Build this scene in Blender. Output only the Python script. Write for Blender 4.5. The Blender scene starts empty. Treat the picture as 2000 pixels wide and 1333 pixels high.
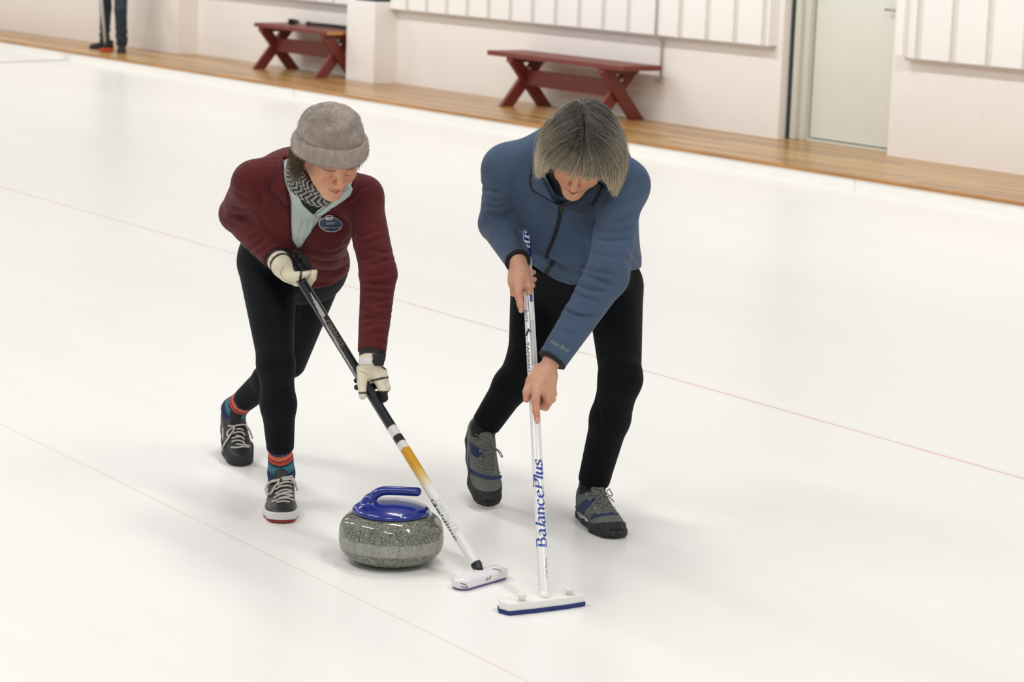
# Curling rink: two sweepers guiding a stone, benches and doors along the far wall.
import bpy, bmesh, math, random, time
import numpy as np
from mathutils import Vector, Matrix
from mathutils.bvhtree import BVHTree
from mathutils.geometry import delaunay_2d_cdt
T0 = time.time()
rng = np.random.default_rng(7)
random.seed(7)
COL = bpy.context.scene.collection

# ------------------------------------------------------------------ camera frame
F = 4600.0; CX, CY = 1000.0, 666.5
_vp = np.array([-2280 - CX, -285 - CY]); _s = 0.034; _y0 = _vp[1] - _s * _vp[0]
_up = np.array([_s, -1, _y0 / F]); _up /= np.linalg.norm(_up)
_X = -np.array([_vp[0], _vp[1], F]); _X -= _up * (_X @ _up); _X /= np.linalg.norm(_X)
_Y = np.cross(_up, _X)
R = np.stack([_X, _Y, _up])                      # camera (x right, y down, z ahead) -> world
CAMZ = 1.7815
C = np.array([0, 0, CAMZ])

def P(u, v, z):
    return C + R @ (np.array([(u - CX) / F, (v - CY) / F, 1.0]) * z)
def ray(u, v):
    d = R @ np.array([u - CX, v - CY, F]); return d / np.linalg.norm(d)
def G(u, v, z=0.0):
    d = ray(u, v); return C + d * ((z - CAMZ) / d[2])
def onY(u, v, y):
    d = ray(u, v); return C + d * (y / d[1])
def depth(p):
    return float((R.T @ (np.array(p) - C))[2])
def pix(p):
    c = R.T @ (np.array(p) - C); return CX + F * c[0] / c[2], CY + F * c[1] / c[2]
def camdir(x, y, z):
    d = R @ np.array([x, y, z], float); return d / np.linalg.norm(d)
def nrm(a):
    a = np.array(a, float); return a / np.linalg.norm(a)

cam_d = bpy.data.cameras.new('camera'); cam = bpy.data.objects.new('camera', cam_d); COL.objects.link(cam)
M = Matrix.Identity(4)
for i in range(3):
    M[i][0] = R[i, 0]; M[i][1] = -R[i, 1]; M[i][2] = -R[i, 2]; M[i][3] = C[i]
cam.matrix_world = M
cam_d.sensor_width = 36.0; cam_d.lens = 36.0 * F / 2000.0
cam_d.dof.use_dof = True; cam_d.dof.focus_distance = 6.75; cam_d.dof.aperture_fstop = 6.3
bpy.context.scene.camera = cam

# ------------------------------------------------------------------ colours and materials
def lin(c):
    c = np.array(c, float) / 255.0
    return np.where(c <= 0.04045, c / 12.92, ((c + 0.055) / 1.055) ** 2.4)
def rgba(c):
    l = lin(c); return (float(l[0]), float(l[1]), float(l[2]), 1.0)

class NT:
    def __init__(s, name):
        s.m = bpy.data.materials.new(name); s.m.use_nodes = True
        s.t = s.m.node_tree; s.n = s.t.nodes; s.b = s.n['Principled BSDF']
    def new(s, typ, **kw):
        n = s.n.new(typ)
        for k, v in kw.items():
            if k.startswith('i_'):
                n.inputs[int(k[2:])].default_value = v
            elif hasattr(n, k): setattr(n, k, v)
        return n
    def link(s, a, b): s.t.links.new(a, b)
    def set(s, **kw):
        for k, v in kw.items():
            s.b.inputs[k.replace('_', ' ')].default_value = v
    def coords(s, scale=(1, 1, 1)):
        tc = s.new('ShaderNodeTexCoord'); mp = s.new('ShaderNodeMapping'); mp.inputs['Scale'].default_value = scale
        s.link(tc.outputs['Object'], mp.inputs['Vector']); return mp.outputs['Vector']
    def noise(s, scale, detail=3, rough=0.5, co=None, dist=0.0):
        n = s.new('ShaderNodeTexNoise'); n.inputs['Scale'].default_value = scale; n.inputs['Detail'].default_value = detail
        n.inputs['Roughness'].default_value = rough; n.inputs['Distortion'].default_value = dist
        s.link(co if co is not None else s.coords(), n.inputs['Vector']); return n.outputs['Fac']
    def ramp(s, fac, stops):
        r = s.new('ShaderNodeValToRGB'); e = r.color_ramp.elements
        while len(e) < len(stops): e.new(0.5)
        for k, (p, c) in enumerate(stops):
            e[k].position = p; e[k].color = c if len(c) == 4 else rgba(c)
        s.link(fac, r.inputs['Fac']); return r.outputs['Color']
    def mix(s, fac, a, b, mode='MIX'):
        m = s.new('ShaderNodeMix', data_type='RGBA', blend_type=mode)
        for sock, val in ((m.inputs[0], fac), (m.inputs[6], a), (m.inputs[7], b)):
            if hasattr(val, 'is_output'): s.link(val, sock)
            else: sock.default_value = val
        return m.outputs[2]
    def math(s, op, a, b=0.0, c=0.0):
        m = s.new('ShaderNodeMath', operation=op)
        for k, val in enumerate((a, b, c)):
            if hasattr(val, 'is_output'): s.link(val, m.inputs[k])
            else: m.inputs[k].default_value = val
        return m.outputs[0]
    def bump(s, height, strength=0.2, dist=0.002):
        b = s.new('ShaderNodeBump'); b.inputs['Strength'].default_value = strength; b.inputs['Distance'].default_value = dist
        s.link(height, b.inputs['Height']); s.link(b.outputs['Normal'], s.b.inputs['Normal'])
    def col(s, c):
        if hasattr(c, 'is_output'): s.link(c, s.b.inputs['Base Color'])
        else: s.b.inputs['Base Color'].default_value = c
    def attr(s, name='Col'):
        a = s.new('ShaderNodeAttribute'); a.attribute_name = name; return a.outputs['Color']

def mat_plain(name, c, rough=0.5, spec=0.5, var=0.05, nscale=40, bump=0.0, bscale=300, coat=0.0, metal=0.0, sheen=0.0, attr=False):
    t = NT(name); t.set(Roughness=rough, Metallic=metal)
    t.b.inputs['Specular IOR Level'].default_value = spec
    t.b.inputs['Coat Weight'].default_value = coat; t.b.inputs['Coat Roughness'].default_value = 0.08
    if sheen:
        t.b.inputs['Sheen Weight'].default_value = sheen; t.b.inputs['Sheen Roughness'].default_value = 0.5
    base = t.attr() if attr else rgba(c)
    n = t.noise(nscale, 4)
    lo = (1 - var,) * 3 + (1,); hi = (1 + var,) * 3 + (1,)
    t.col(t.mix(1.0, base, t.ramp(n, [(0.3, lo), (0.7, hi)]), 'MULTIPLY'))
    if bump:
        t.bump(t.noise(bscale, 3), bump, 0.002)
    return t.m

# ------------------------------------------------------------------ mesh helpers
def new_obj(name, V, Fc, mat, parent=None, cols=None, smooth=True, kind=None, mats=None, midx=None):
    """V world coordinates; the object's tree keeps every child at the root's origin."""
    V = np.asarray(V, np.float32)
    me = bpy.data.meshes.new(name)
    off = ROOT_LOC.get(root_of(parent).name, np.zeros(3)) if parent is not None else np.zeros(3)
    VV = (V - off).astype(np.float32)
    if isinstance(Fc, np.ndarray):
        n, k = Fc.shape
        me.vertices.add(len(VV)); me.vertices.foreach_set('co', VV.ravel())
        me.loops.add(n * k); me.loops.foreach_set('vertex_index', Fc.astype(np.int32).ravel())
        me.polygons.add(n); me.polygons.foreach_set('loop_start', np.arange(0, n * k, k, dtype=np.int32))
        me.polygons.foreach_set('loop_total', np.full(n, k, np.int32))
        me.update(calc_edges=True)
    else:
        me.from_pydata([tuple(map(float, v)) for v in VV], [], [tuple(map(int, q)) for q in Fc]); me.update()
    if smooth: me.polygons.foreach_set('use_smooth', np.ones(len(me.polygons), bool))
    if cols is not None:
        a = me.color_attributes.new('Col', 'FLOAT_COLOR', 'POINT')
        cc = np.ones((len(VV), 4), np.float32); cc[:, :3] = cols; a.data.foreach_set('color', cc.ravel())
    for m in (mats or [mat]): me.materials.append(m)
    if midx is not None: me.polygons.foreach_set('material_index', np.asarray(midx, np.int32))
    me.update()
    o = bpy.data.objects.new(name, me); COL.objects.link(o)
    if parent is not None: o.parent = parent
    if kind: o['kind'] = kind
    return o

ROOT_LOC = {}
def root_of(o):
    while o.parent is not None: o = o.parent
    return o
def thing(name, label, cat, loc, group=None):
    o = bpy.data.objects.new(name, None); COL.objects.link(o); o.empty_display_size = 0.1
    o.location = tuple(float(x) for x in loc); o['label'] = label; o['category'] = cat
    if group: o['group'] = group
    ROOT_LOC[o.name] = np.array(loc, float); return o

class MB:
    """Collects boxes, prisms, tubes and lathes into one mesh."""
    def __init__(s): s.v = []; s.f = []; s.c = []
    def add(s, V, Fc, col=None):
        o = len(s.v); s.v += [tuple(map(float, p)) for p in V]; s.f += [tuple(int(i) + o for i in q) for q in Fc]
        if col is not None: s.c += [tuple(col)] * len(V)
        return s
    def box(s, lo, hi, bev=0.0, M3=None, o=(0, 0, 0)):
        lo = np.array(lo, float); hi = np.array(hi, float)
        if bev <= 0:
            V = np.array([[(lo, hi)[i][0], (lo, hi)[j][1], (lo, hi)[k][2]] for i in (0, 1) for j in (0, 1) for k in (0, 1)])
            Fc = [(0, 1, 3, 2), (4, 6, 7, 5), (0, 4, 5, 1), (2, 3, 7, 6), (0, 2, 6, 4), (1, 5, 7, 3)]
        else:
            bm = bmesh.new(); bmesh.ops.create_cube(bm, size=1.0)
            for v in bm.verts: v.co = Vector(((lo + hi) / 2 + np.array(v.co) * (hi - lo)))
            bmesh.ops.bevel(bm, geom=list(bm.edges), offset=bev, segments=2, affect='EDGES', profile=0.5)
            V = np.array([v.co for v in bm.verts]); bm.verts.index_update()
            Fc = [[v.index for v in f.verts] for f in bm.faces]; bm.free()
        if M3 is not None: V = V @ np.array(M3).T
        return s.add(V + np.array(o), Fc)
    def tube(s, pts, r, n=12, cap=True, flat=None, col=None):
        pts = np.array(pts, float); k = len(pts); r = np.broadcast_to(np.asarray(r, float), (k,))
        t = np.gradient(pts, axis=0); t /= np.linalg.norm(t, axis=1)[:, None] + 1e-12
        a = np.array([0, 0, 1.0]) if abs(t[0][2]) < 0.9 else np.array([1.0, 0, 0])
        V = []
        u = nrm(np.cross(t[0], a))
        for i in range(k):
            u = u - t[i] * (u @ t[i]); u = nrm(u); w = np.cross(t[i], u)
            for j in range(n):
                th = 2 * math.pi * j / n
                V.append(pts[i] + r[i] * (math.cos(th) * u + math.sin(th) * w))
        Fc = [(i * n + j, i * n + (j + 1) % n, (i + 1) * n + (j + 1) % n, (i + 1) * n + j) for i in range(k - 1) for j in range(n)]
        if cap: Fc += [tuple(range(n - 1, -1, -1)), tuple(range((k - 1) * n, k * n))]
        return s.add(V, Fc, col)
    def lathe(s, prof, o=(0, 0, 0), n=64, M3=None):
        V = []; k = len(prof)
        for (r, z) in prof:
            for j in range(n):
                th = 2 * math.pi * j / n; V.append((r * math.cos(th), r * math.sin(th), z))
        V = np.array(V)
        if M3 is not None: V = V @ np.array(M3).T
        Fc = [(i * n + j, i * n + (j + 1) % n, (i + 1) * n + (j + 1) % n, (i + 1) * n + j) for i in range(k - 1) for j in range(n)]
        Fc += [tuple(range(n - 1, -1, -1)), tuple(range((k - 1) * n, k * n))]
        return s.add(V + np.array(o), Fc)
    def prism(s, poly, z0, z1, M3=None, o=(0, 0, 0)):
        n = len(poly); V = [(x, y, z0) for x, y in poly] + [(x, y, z1) for x, y in poly]; V = np.array(V, float)
        if M3 is not None: V = V @ np.array(M3).T
        Fc = [(i, (i + 1) % n, n + (i + 1) % n, n + i) for i in range(n)] + [tuple(range(n - 1, -1, -1)), tuple(range(n, 2 * n))]
        return s.add(V + np.array(o), Fc)
    def build(s, name, mat, parent=None, smooth=False, kind=None):
        cols = np.array([lin(c) for c in s.c]) if s.c else None
        return new_obj(name, s.v, s.f, mat, parent, cols=cols, smooth=smooth, kind=kind)

def shade_auto(o, ang=35):
    me = o.data
    bm = bmesh.new(); bm.from_mesh(me)
    for e in bm.edges:
        e.smooth = not (len(e.link_faces) == 2 and e.calc_face_angle(0) > math.radians(ang))
    for f in bm.faces: f.smooth = True
    bm.to_mesh(me); bm.free()

# ------------------------------------------------------------------ signed distance shapes
class RC:      # tapered capsule
    def __init__(s, a, b, ra, rb):
        s.a = np.array(a, float); s.b = np.array(b, float); s.ra = ra; s.rb = rb; s.ba = s.b - s.a; s.L2 = s.ba @ s.ba + 1e-12
    def ev(s, Q):
        q = Q - s.a; t = np.clip(q @ s.ba / s.L2, 0, 1)
        return np.linalg.norm(q - t[:, None] * s.ba, axis=1) - (s.ra + (s.rb - s.ra) * t)
    def bb(s):
        return np.minimum(s.a - s.ra, s.b - s.rb), np.maximum(s.a + s.ra, s.b + s.rb)
class EL:      # ellipsoid; axes rows = local x, y, z in world
    def __init__(s, c, r, axes=None):
        s.c = np.array(c, float); s.r = np.array(r, float); s.A = np.eye(3) if axes is None else np.array(axes)
    def ev(s, Q):
        q = (Q - s.c) @ s.A.T
        k0 = np.linalg.norm(q / s.r, axis=1); k1 = np.linalg.norm(q / s.r ** 2, axis=1) + 1e-9
        return np.where(k0 < 1e-3, -s.r.min(), k0 * (k0 - 1) / k1)
    def bb(s):
        m = s.r.max(); return s.c - m, s.c + m
class BX:      # rounded box
    def __init__(s, c, h, r, axes=None):
        s.c = np.array(c, float); s.h = np.array(h, float); s.rr = r; s.A = np.eye(3) if axes is None else np.array(axes)
    def ev(s, Q):
        q = np.abs((Q - s.c) @ s.A.T) - s.h + s.rr
        return np.linalg.norm(np.maximum(q, 0), axis=1) + np.minimum(q.max(1), 0) - s.rr
    def bb(s):
        m = np.linalg.norm(s.h); return s.c - m, s.c + m
class SW:      # elliptical trunk along an axis: table rows z, half width, half depth, forward shift
    def __init__(s, o, axes, tab, p=2.0):
        s.o = np.array(o, float); s.A = np.array(axes); tab = np.array(tab, float); s.p = p
        z = np.linspace(tab[0, 0], tab[-1, 0], 120)
        def sm(c):
            y = np.interp(z, tab[:, 0], tab[:, c]); k = np.ones(9) / 9
            return np.convolve(np.pad(y, 4, mode='edge'), k, 'valid')
        s.z = z; s.t = [sm(1), sm(2), sm(3)]
    def ev(s, Q):
        q = (Q - s.o) @ s.A.T; z = q[:, 2]
        a = np.interp(z, s.z, s.t[0]); b = np.interp(z, s.z, s.t[1]); c = np.interp(z, s.z, s.t[2])
        x = np.abs(q[:, 0]) / a; y = np.abs(q[:, 1] - c) / b
        k = (x ** s.p + y ** s.p) ** (1 / s.p)
        d = (k - 1) * np.minimum(a, b)
        e = np.maximum(s.z[0] - z, z - s.z[-1])
        return np.maximum(d, e)
    def bb(s):
        m = max(s.t[0].max(), s.t[1].max()) + 0.05; pts = np.array([s.o + s.A[2] * s.z[0], s.o + s.A[2] * s.z[-1]])
        return pts.min(0) - m, pts.max(0) + m
class HS:      # half space dot(p-c,n)>0, limited to a ball
    def __init__(s, c, n, rad=9.0): s.c = np.array(c, float); s.n = nrm(n); s.rad = rad
    def ev(s, Q):
        q = Q - s.c; return np.maximum(-(q @ s.n), np.linalg.norm(q, axis=1) - s.rad)
    def bb(s): return None
class FN:
    def __init__(s, f): s.f = f
    def ev(s, Q): return s.f(Q)
    def bb(s): return None
class LOC:     # shapes given in a local frame
    def __init__(s, o, axes, ops):
        s.o = np.array(o, float); s.A = np.array(axes); s.ops = ops
    def ev(s, Q): return ev_ops(s.ops, (Q - s.o) @ s.A.T)
    def bb(s):
        lo, hi = ops_bb(s.ops); pts = np.array([[(lo, hi)[i][0], (lo, hi)[j][1], (lo, hi)[k][2]] for i in (0, 1) for j in (0, 1) for k in (0, 1)])
        w = pts @ s.A + s.o; return w.min(0), w.max(0)

def ops_bb(ops):
    lo = np.full(3, 1e9); hi = -lo
    for m, p, k in ops:
        if m == 'u' and p.bb() is not None:
            a, b = p.bb(); lo = np.minimum(lo, a); hi = np.maximum(hi, b)
    return lo, hi
def smin(a, b, k):
    if k <= 0: return np.minimum(a, b)
    h = np.maximum(k - np.abs(a - b), 0) / k
    return np.minimum(a, b) - h * h * k * 0.25
def comb(f, m, d, k):
    if m == 'u': return d if f is None else smin(f, d, k)
    if m == 's': return -smin(-f, d, k)
    if m == 'i': return -smin(-f, -d, k)
    if m == 'd': return f + d
def ev_ops(ops, Q):
    f = None
    for m, p, k in ops: f = comb(f, m, p.ev(Q), k)
    return f

def mesh_sdf(ops, h, smooth=2, n=16):
    lo, hi = ops_bb(ops); lo = lo - 3 * h; hi = hi + 3 * h
    nb = np.maximum(np.ceil((hi - lo) / (h * n)).astype(int), 1)
    gi = np.stack(np.meshgrid(*[np.arange(k) for k in nb], indexing='ij'), -1).reshape(-1, 3)
    cen = lo + (gi + 0.5) * n * h; half = math.sqrt(3) * n * h / 2
    D = [p.ev(cen) for m, p, k in ops]; f = None
    for (m, p, k), d in zip(ops, D): f = comb(f, m, d, k)
    act = np.where(np.abs(f) < half * 1.7 + 0.01)[0]
    N = nb * n + 2
    g = np.arange(n + 1); off = np.stack(np.meshgrid(g, g, g, indexing='ij'), -1).reshape(-1, 3)
    ids, vs, quads = [], [], []
    corner = [(i, j, k) for i in (0, 1) for j in (0, 1) for k in (0, 1)]
    edges = [(a, b) for a in range(8) for b in range(a + 1, 8) if sum(abs(corner[a][t] - corner[b][t]) for t in range(3)) == 1]
    cw = np.array(corner, float)
    st = np.array([N[1] * N[2], N[2], 1], np.int64)
    for bi in act:
        base = gi[bi] * n; Q = lo + (base + off) * h; f = None
        for (m, p, k), d in zip(ops, D):
            if m == 'u' and f is not None and d[bi] > half * 2.2 + k + 0.02: continue
            if m == 'u' and f is None and d[bi] > half * 2.2 + k + 0.02:
                f = np.full(len(Q), 9.0); continue
            f = comb(f, m, p.ev(Q), k)
        if f is None or f.min() > 0 or f.max() < 0: continue
        Fv = f.reshape(n + 1, n + 1, n + 1); ins = Fv < 0
        cv = np.stack([Fv[c[0]:n + c[0], c[1]:n + c[1], c[2]:n + c[2]] for c in corner], -1).reshape(-1, 8)
        ci = cv < 0; sidx = np.where(ci.any(1) & ~ci.all(1))[0]
        if len(sidx) == 0: continue
        cv = cv[sidx]; ci = ci[sidx]; acc = np.zeros((len(sidx), 3)); cnt = np.zeros(len(sidx))
        for a, b in edges:
            x = ci[:, a] != ci[:, b]
            t = cv[x, a] / (cv[x, a] - cv[x, b])
            acc[x] += cw[a] + t[:, None] * (cw[b] - cw[a]); cnt[x] += 1
        cell = np.stack(np.unravel_index(sidx, (n, n, n)), -1) + base
        vs.append(lo + (cell + acc / cnt[:, None]) * h)
        ids.append((cell + 1) @ st)
        for ax in range(3):
            o1, o2 = (ax + 1) % 3, (ax + 2) % 3
            sl = [slice(0, n)] * 3; s2 = list(sl); s2[ax] = slice(1, n + 1)
            A0 = ins[tuple(sl)]; A1 = ins[tuple(s2)]
            e = np.argwhere(A0 != A1)
            if len(e) == 0: continue
            flip = A1[tuple(e.T)]
            c0 = (e + base + 1) @ st
            q = np.stack([c0, c0 - st[o1], c0 - st[o1] - st[o2], c0 - st[o2]], -1)
            q = np.where(flip[:, None], q[:, ::-1], q); quads.append(q)
    ids = np.concatenate(ids); V = np.concatenate(vs); Qd = np.concatenate(quads)
    order = np.argsort(ids); ids = ids[order]; V = V[order]
    idx = np.clip(np.searchsorted(ids, Qd), 0, len(ids) - 1)
    ok = (ids[idx] == Qd).all(1); Fc = idx[ok]
    return relax(V, Fc, smooth), Fc

def relax(V, Fc, it, lam=0.5):
    if it <= 0: return V
    E = np.concatenate([Fc[:, [0, 1]], Fc[:, [1, 2]], Fc[:, [2, 3]], Fc[:, [3, 0]]]); n = len(V)
    cnt = np.bincount(E[:, 0], minlength=n) + np.bincount(E[:, 1], minlength=n)
    for k in range(it):
        S = np.stack([np.bincount(E[:, 0], V[E[:, 1], c], n) + np.bincount(E[:, 1], V[E[:, 0], c], n) for c in range(3)], -1)
        V = V + lam * (S / np.maximum(cnt, 1)[:, None] - V)
    return V
def normals(V, Fc):
    nn = np.cross(V[Fc[:, 2]] - V[Fc[:, 0]], V[Fc[:, 3 if Fc.shape[1] > 3 else 2]] - V[Fc[:, 1]]); N = np.zeros_like(V)
    for c in range(3):
        for k in range(Fc.shape[1]): N[:, c] += np.bincount(Fc[:, k], nn[:, c], len(V))
    return N / (np.linalg.norm(N, axis=1)[:, None] + 1e-12)
def bvh_of(V, Fc):
    return BVHTree.FromPolygons(V.tolist(), Fc.tolist())

def hit(bvh, u, v, fall=None):
    d = ray(u, v); loc, nn, i, t = bvh.ray_cast(Vector(C), Vector(d))
    if loc is None:
        if fall is None: return None, None
        p = P(u, v, fall)
        loc, nn, i, t = bvh.find_nearest(Vector(p))
        return np.array(p) * 0.3 + np.array(loc) * 0.7, np.array(nn)
    n = np.array(nn)
    if n @ d > 0: n = -n
    return np.array(loc), n
def near_depth(bvh, pts):
    ds = [depth(h) for h in (hit(bvh, u, v)[0] for u, v in pts) if h is not None]
    return float(np.median(ds)) if ds else 6.8

def densify(pts, step=3.0):
    out = [np.array(pts[0], float)]
    for a, b in zip(pts[:-1], pts[1:]):
        a = np.array(a, float); b = np.array(b, float); m = max(1, int(np.linalg.norm(b - a) / step))
        for k in range(1, m + 1): out.append(a + (b - a) * k / m)
    return out
def spline(pts, m=8, closed=False):
    p = [np.array(q, float) for q in pts]
    q = [p[-1]] + p + [p[0], p[1]] if closed else [2 * p[0] - p[1]] + p + [2 * p[-1] - p[-2]]
    out = []
    for i in range(1, len(q) - 2):
        for k in range(m):
            t = k / m
            out.append(0.5 * ((2 * q[i]) + (-q[i - 1] + q[i + 1]) * t + (2 * q[i - 1] - 5 * q[i] + 4 * q[i + 1] - q[i + 2]) * t * t + (-q[i - 1] + 3 * q[i] - 3 * q[i + 1] + q[i + 2]) * t ** 3))
    if not closed: out.append(p[-1])
    return out

def on_surface(bvh, pts, lift=0.0, fall=None):
    if fall is None: fall = near_depth(bvh, pts)
    out = []
    for u, v in pts:
        p, n = hit(bvh, u, v, fall); out.append(p + n * lift)
    return np.array(out)
def steady(px, H, tol=0.007):
    """Keep a laid-on shape on one sheet of cloth: points that fell into a gap follow the smooth surface around them."""
    if len(H) < 12: return H
    q = np.array(px, float); d = np.array([depth(p) for p, n in H]); m = q.mean(0); sc_ = np.ptp(q, axis=0).max() + 1e-6; x, y = ((q - m) / sc_).T
    B = np.stack([np.ones_like(x), x, y, x * x, x * y, y * y], -1); wt = np.ones(len(d))
    for k in range(8):
        c = np.linalg.lstsq(B * wt[:, None], d * wt, rcond=None)[0]; r = d - B @ c; wt = 1 / (1 + (r / (tol * .5)) ** 2)
    good = np.abs(r) < tol; nm = np.mean([n for (p, n), g_ in zip(H, good) if g_] or [n for p, n in H], axis=0); nm = nrm(nm)
    return [h if g_ else (P(u, v, dd), nm) for h, g_, (u, v), dd in zip(H, good, q, B @ c)]
def cord(name, bvh, pts, r, mat, parent, lift=0.0, flat=1.0, n=6, step=3.0):
    pl = densify(spline(pts, 6) if len(pts) > 2 else pts, step); fall = near_depth(bvh, pl)
    w = np.array([p + n * lift for p, n in steady(pl, [hit(bvh, u, v, fall) for u, v in pl], 0.008)])
    if len(w) > 4:
        k = w.copy(); k[1:-1] = (w[:-2] + 2 * w[1:-1] + w[2:]) / 4; w = k
    return MB().tube(w, r, n).build(name, mat, parent, smooth=True)

def patch(name, bvh, poly, mat, parent, lift=0.002, thick=0.0, step=5.0, cols=None, smooth=True, fall=None):
    """A flat shape given by its outline, laid onto the surface it belongs to."""
    out = densify(list(poly) + [poly[0]], step)[:-1]; ax = np.array(out); lo = ax.min(0); hi = ax.max(0)
    pts = [Vector(p) for p in out]; nE = len(out)
    for x in np.arange(lo[0] + step / 2, hi[0], step):
        for y in np.arange(lo[1] + step / 2, hi[1], step): pts.append(Vector((x, y)))
    r = delaunay_2d_cdt(pts, [], [list(range(nE))], 1, 1e-4)
    v2 = [np.array(p) for p in r[0]]; fc = [tuple(f) for f in r[2]]
    if fall is None: fall = near_depth(bvh, out)
    H = steady(v2, [hit(bvh, p[0], p[1], fall) for p in v2])
    top = np.array([p + n * (lift + thick) for p, n in H])
    if thick <= 0:
        return new_obj(name, top, fc, mat, parent, smooth=smooth, cols=cols)
    bot = np.array([p + n * (lift - 0.001) for p, n in H]); m = len(top)
    from collections import Counter
    ed = Counter(); 
    for f in fc:
        for i in range(len(f)): ed[(f[i], f[(i + 1) % len(f)])] += 1
    side = [(b, a, a + m, b + m) for (a, b) in ed if (b, a) not in ed]
    return new_obj(name, np.concatenate([top, bot]), fc + [tuple(i + m for i in f[::-1]) for f in fc] + side, mat, parent, smooth=smooth, cols=cols)

def text2d(s, shear=0.0):
    cu = bpy.data.curves.new('lettering_outline', 'FONT'); cu.body = s; cu.shear = shear; cu.resolution_u = 4
    ob = bpy.data.objects.new('lettering_outline', cu); COL.objects.link(ob)
    dg = bpy.context.evaluated_depsgraph_get(); me = bpy.data.meshes.new_from_object(ob.evaluated_get(dg))
    bm = bmesh.new(); bm.from_mesh(me); bmesh.ops.triangulate(bm, faces=list(bm.faces))
    bmesh.ops.subdivide_edges(bm, edges=[e for e in bm.edges if e.calc_length() > 0.15], cuts=2, use_grid_fill=False)
    bmesh.ops.triangulate(bm, faces=list(bm.faces))
    V = np.array([v.co[:2] for v in bm.verts]); bm.verts.index_update(); Fc = [tuple(v.index for v in f.verts) for f in bm.faces]; bm.free()
    bpy.data.objects.remove(ob); bpy.data.curves.remove(cu); bpy.data.meshes.remove(me)
    V = V - V.min(0); return V / np.array([V[:, 0].max(), V[:, 1].max()]), Fc
def letter(name, bvh, s, o, ex, ey, mat, parent, lift=0.0004, shear=0.0, mesh2d=None):
    """Lettering: o lower-left, o+ex lower-right, o+ey upper-left, laid onto a surface."""
    V, Fc = mesh2d if mesh2d else text2d(s, shear)
    px = np.array(o) + V[:, :1] * np.array(ex) + V[:, 1:] * np.array(ey)
    w = on_surface(bvh, [tuple(p) for p in px], lift)
    return new_obj(name, w, Fc, mat, parent, smooth=False)

def groove(V, N, bvh, pts, w, d, taper=True):
    """Press a crease (d>0) or raise a fold (d<0) along a line on a cloth surface."""
    L = on_surface(bvh, densify(spline(pts, 6) if len(pts) > 2 else pts, 1.2))
    lo = L.min(0) - 4.5 * w; hi = L.max(0) + 4.5 * w
    s = np.where(((V > lo) & (V < hi)).all(1))[0]
    if len(s) == 0: return
    dd = np.linalg.norm(V[s][:, None, :] - L[None], axis=2); k = dd.argmin(1); m = dd.min(1)
    amp = np.sin(np.pi * np.clip((k + 1) / (len(L) + 1), 0, 1)) ** 0.5 if taper else 1.0
    if d > 0: prof = np.exp(-m / (.75 * w)) - .42 * np.exp(-((m - 1.9 * w) / (1.1 * w)) ** 2)
    else: prof = np.exp(-(m / w) ** 2)
    V[s] -= N[s] * (d * amp * prof)[:, None]

def poly_px(poly, q):
    """Signed distance (metres, negative inside) of points to an outline seen along the viewing direction of the outline's drawing."""
    c = (q - C) @ R; z = np.maximum(c[:, 2], .1); p = np.stack([CX + F * c[:, 0] / z, CY + F * c[:, 1] / z], -1)
    v = np.array(poly, float); d = np.full(len(p), 1e18); s = np.ones(len(p)); n = len(v)
    for i in range(n):
        a, b = v[i], v[i - 1]; e = b - a; w = p - a
        bq = w - e * np.clip((w @ e) / (e @ e), 0, 1)[:, None]; d = np.minimum(d, (bq ** 2).sum(1))
        c1 = p[:, 1] >= a[1]; c2 = p[:, 1] < b[1]; c3 = e[0] * w[:, 1] > e[1] * w[:, 0]
        flip = (c1 & c2 & c3) | (~c1 & ~c2 & ~c3); s[flip] *= -1
    return s * np.sqrt(d) * z / F

def strands(name, lines, r, cols, mat, parent, taper=0.35):
    """Many hair strands (each an (k,3) path) as one mesh; cols (n,k,3)."""
    Lr = np.asarray(lines, float); n, k, _ = Lr.shape
    t = np.gradient(Lr, axis=1); t /= np.linalg.norm(t, axis=2)[..., None] + 1e-9
    a = np.cross(t, np.array([0.31, 0.52, 0.79])); a /= np.linalg.norm(a, axis=2)[..., None] + 1e-9; b = np.cross(t, a)
    rr = (np.linspace(1, taper, k)[None, :, None] * np.asarray(r).reshape(-1, 1, 1))
    V = np.stack([Lr + rr * (math.cos(th) * a + math.sin(th) * b) for th in (0, 2.094, 4.189)], 2).reshape(-1, 3)
    base = (np.arange(n)[:, None] * k + np.arange(k - 1)[None]).reshape(-1) * 3
    Fc = np.concatenate([np.stack([base + j, base + (j + 1) % 3, base + 3 + (j + 1) % 3, base + 3 + j], -1) for j in range(3)])
    return new_obj(name, V, Fc, mat, parent, cols=np.repeat(np.asarray(cols).reshape(n * k, 3), 3, axis=0))
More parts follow.
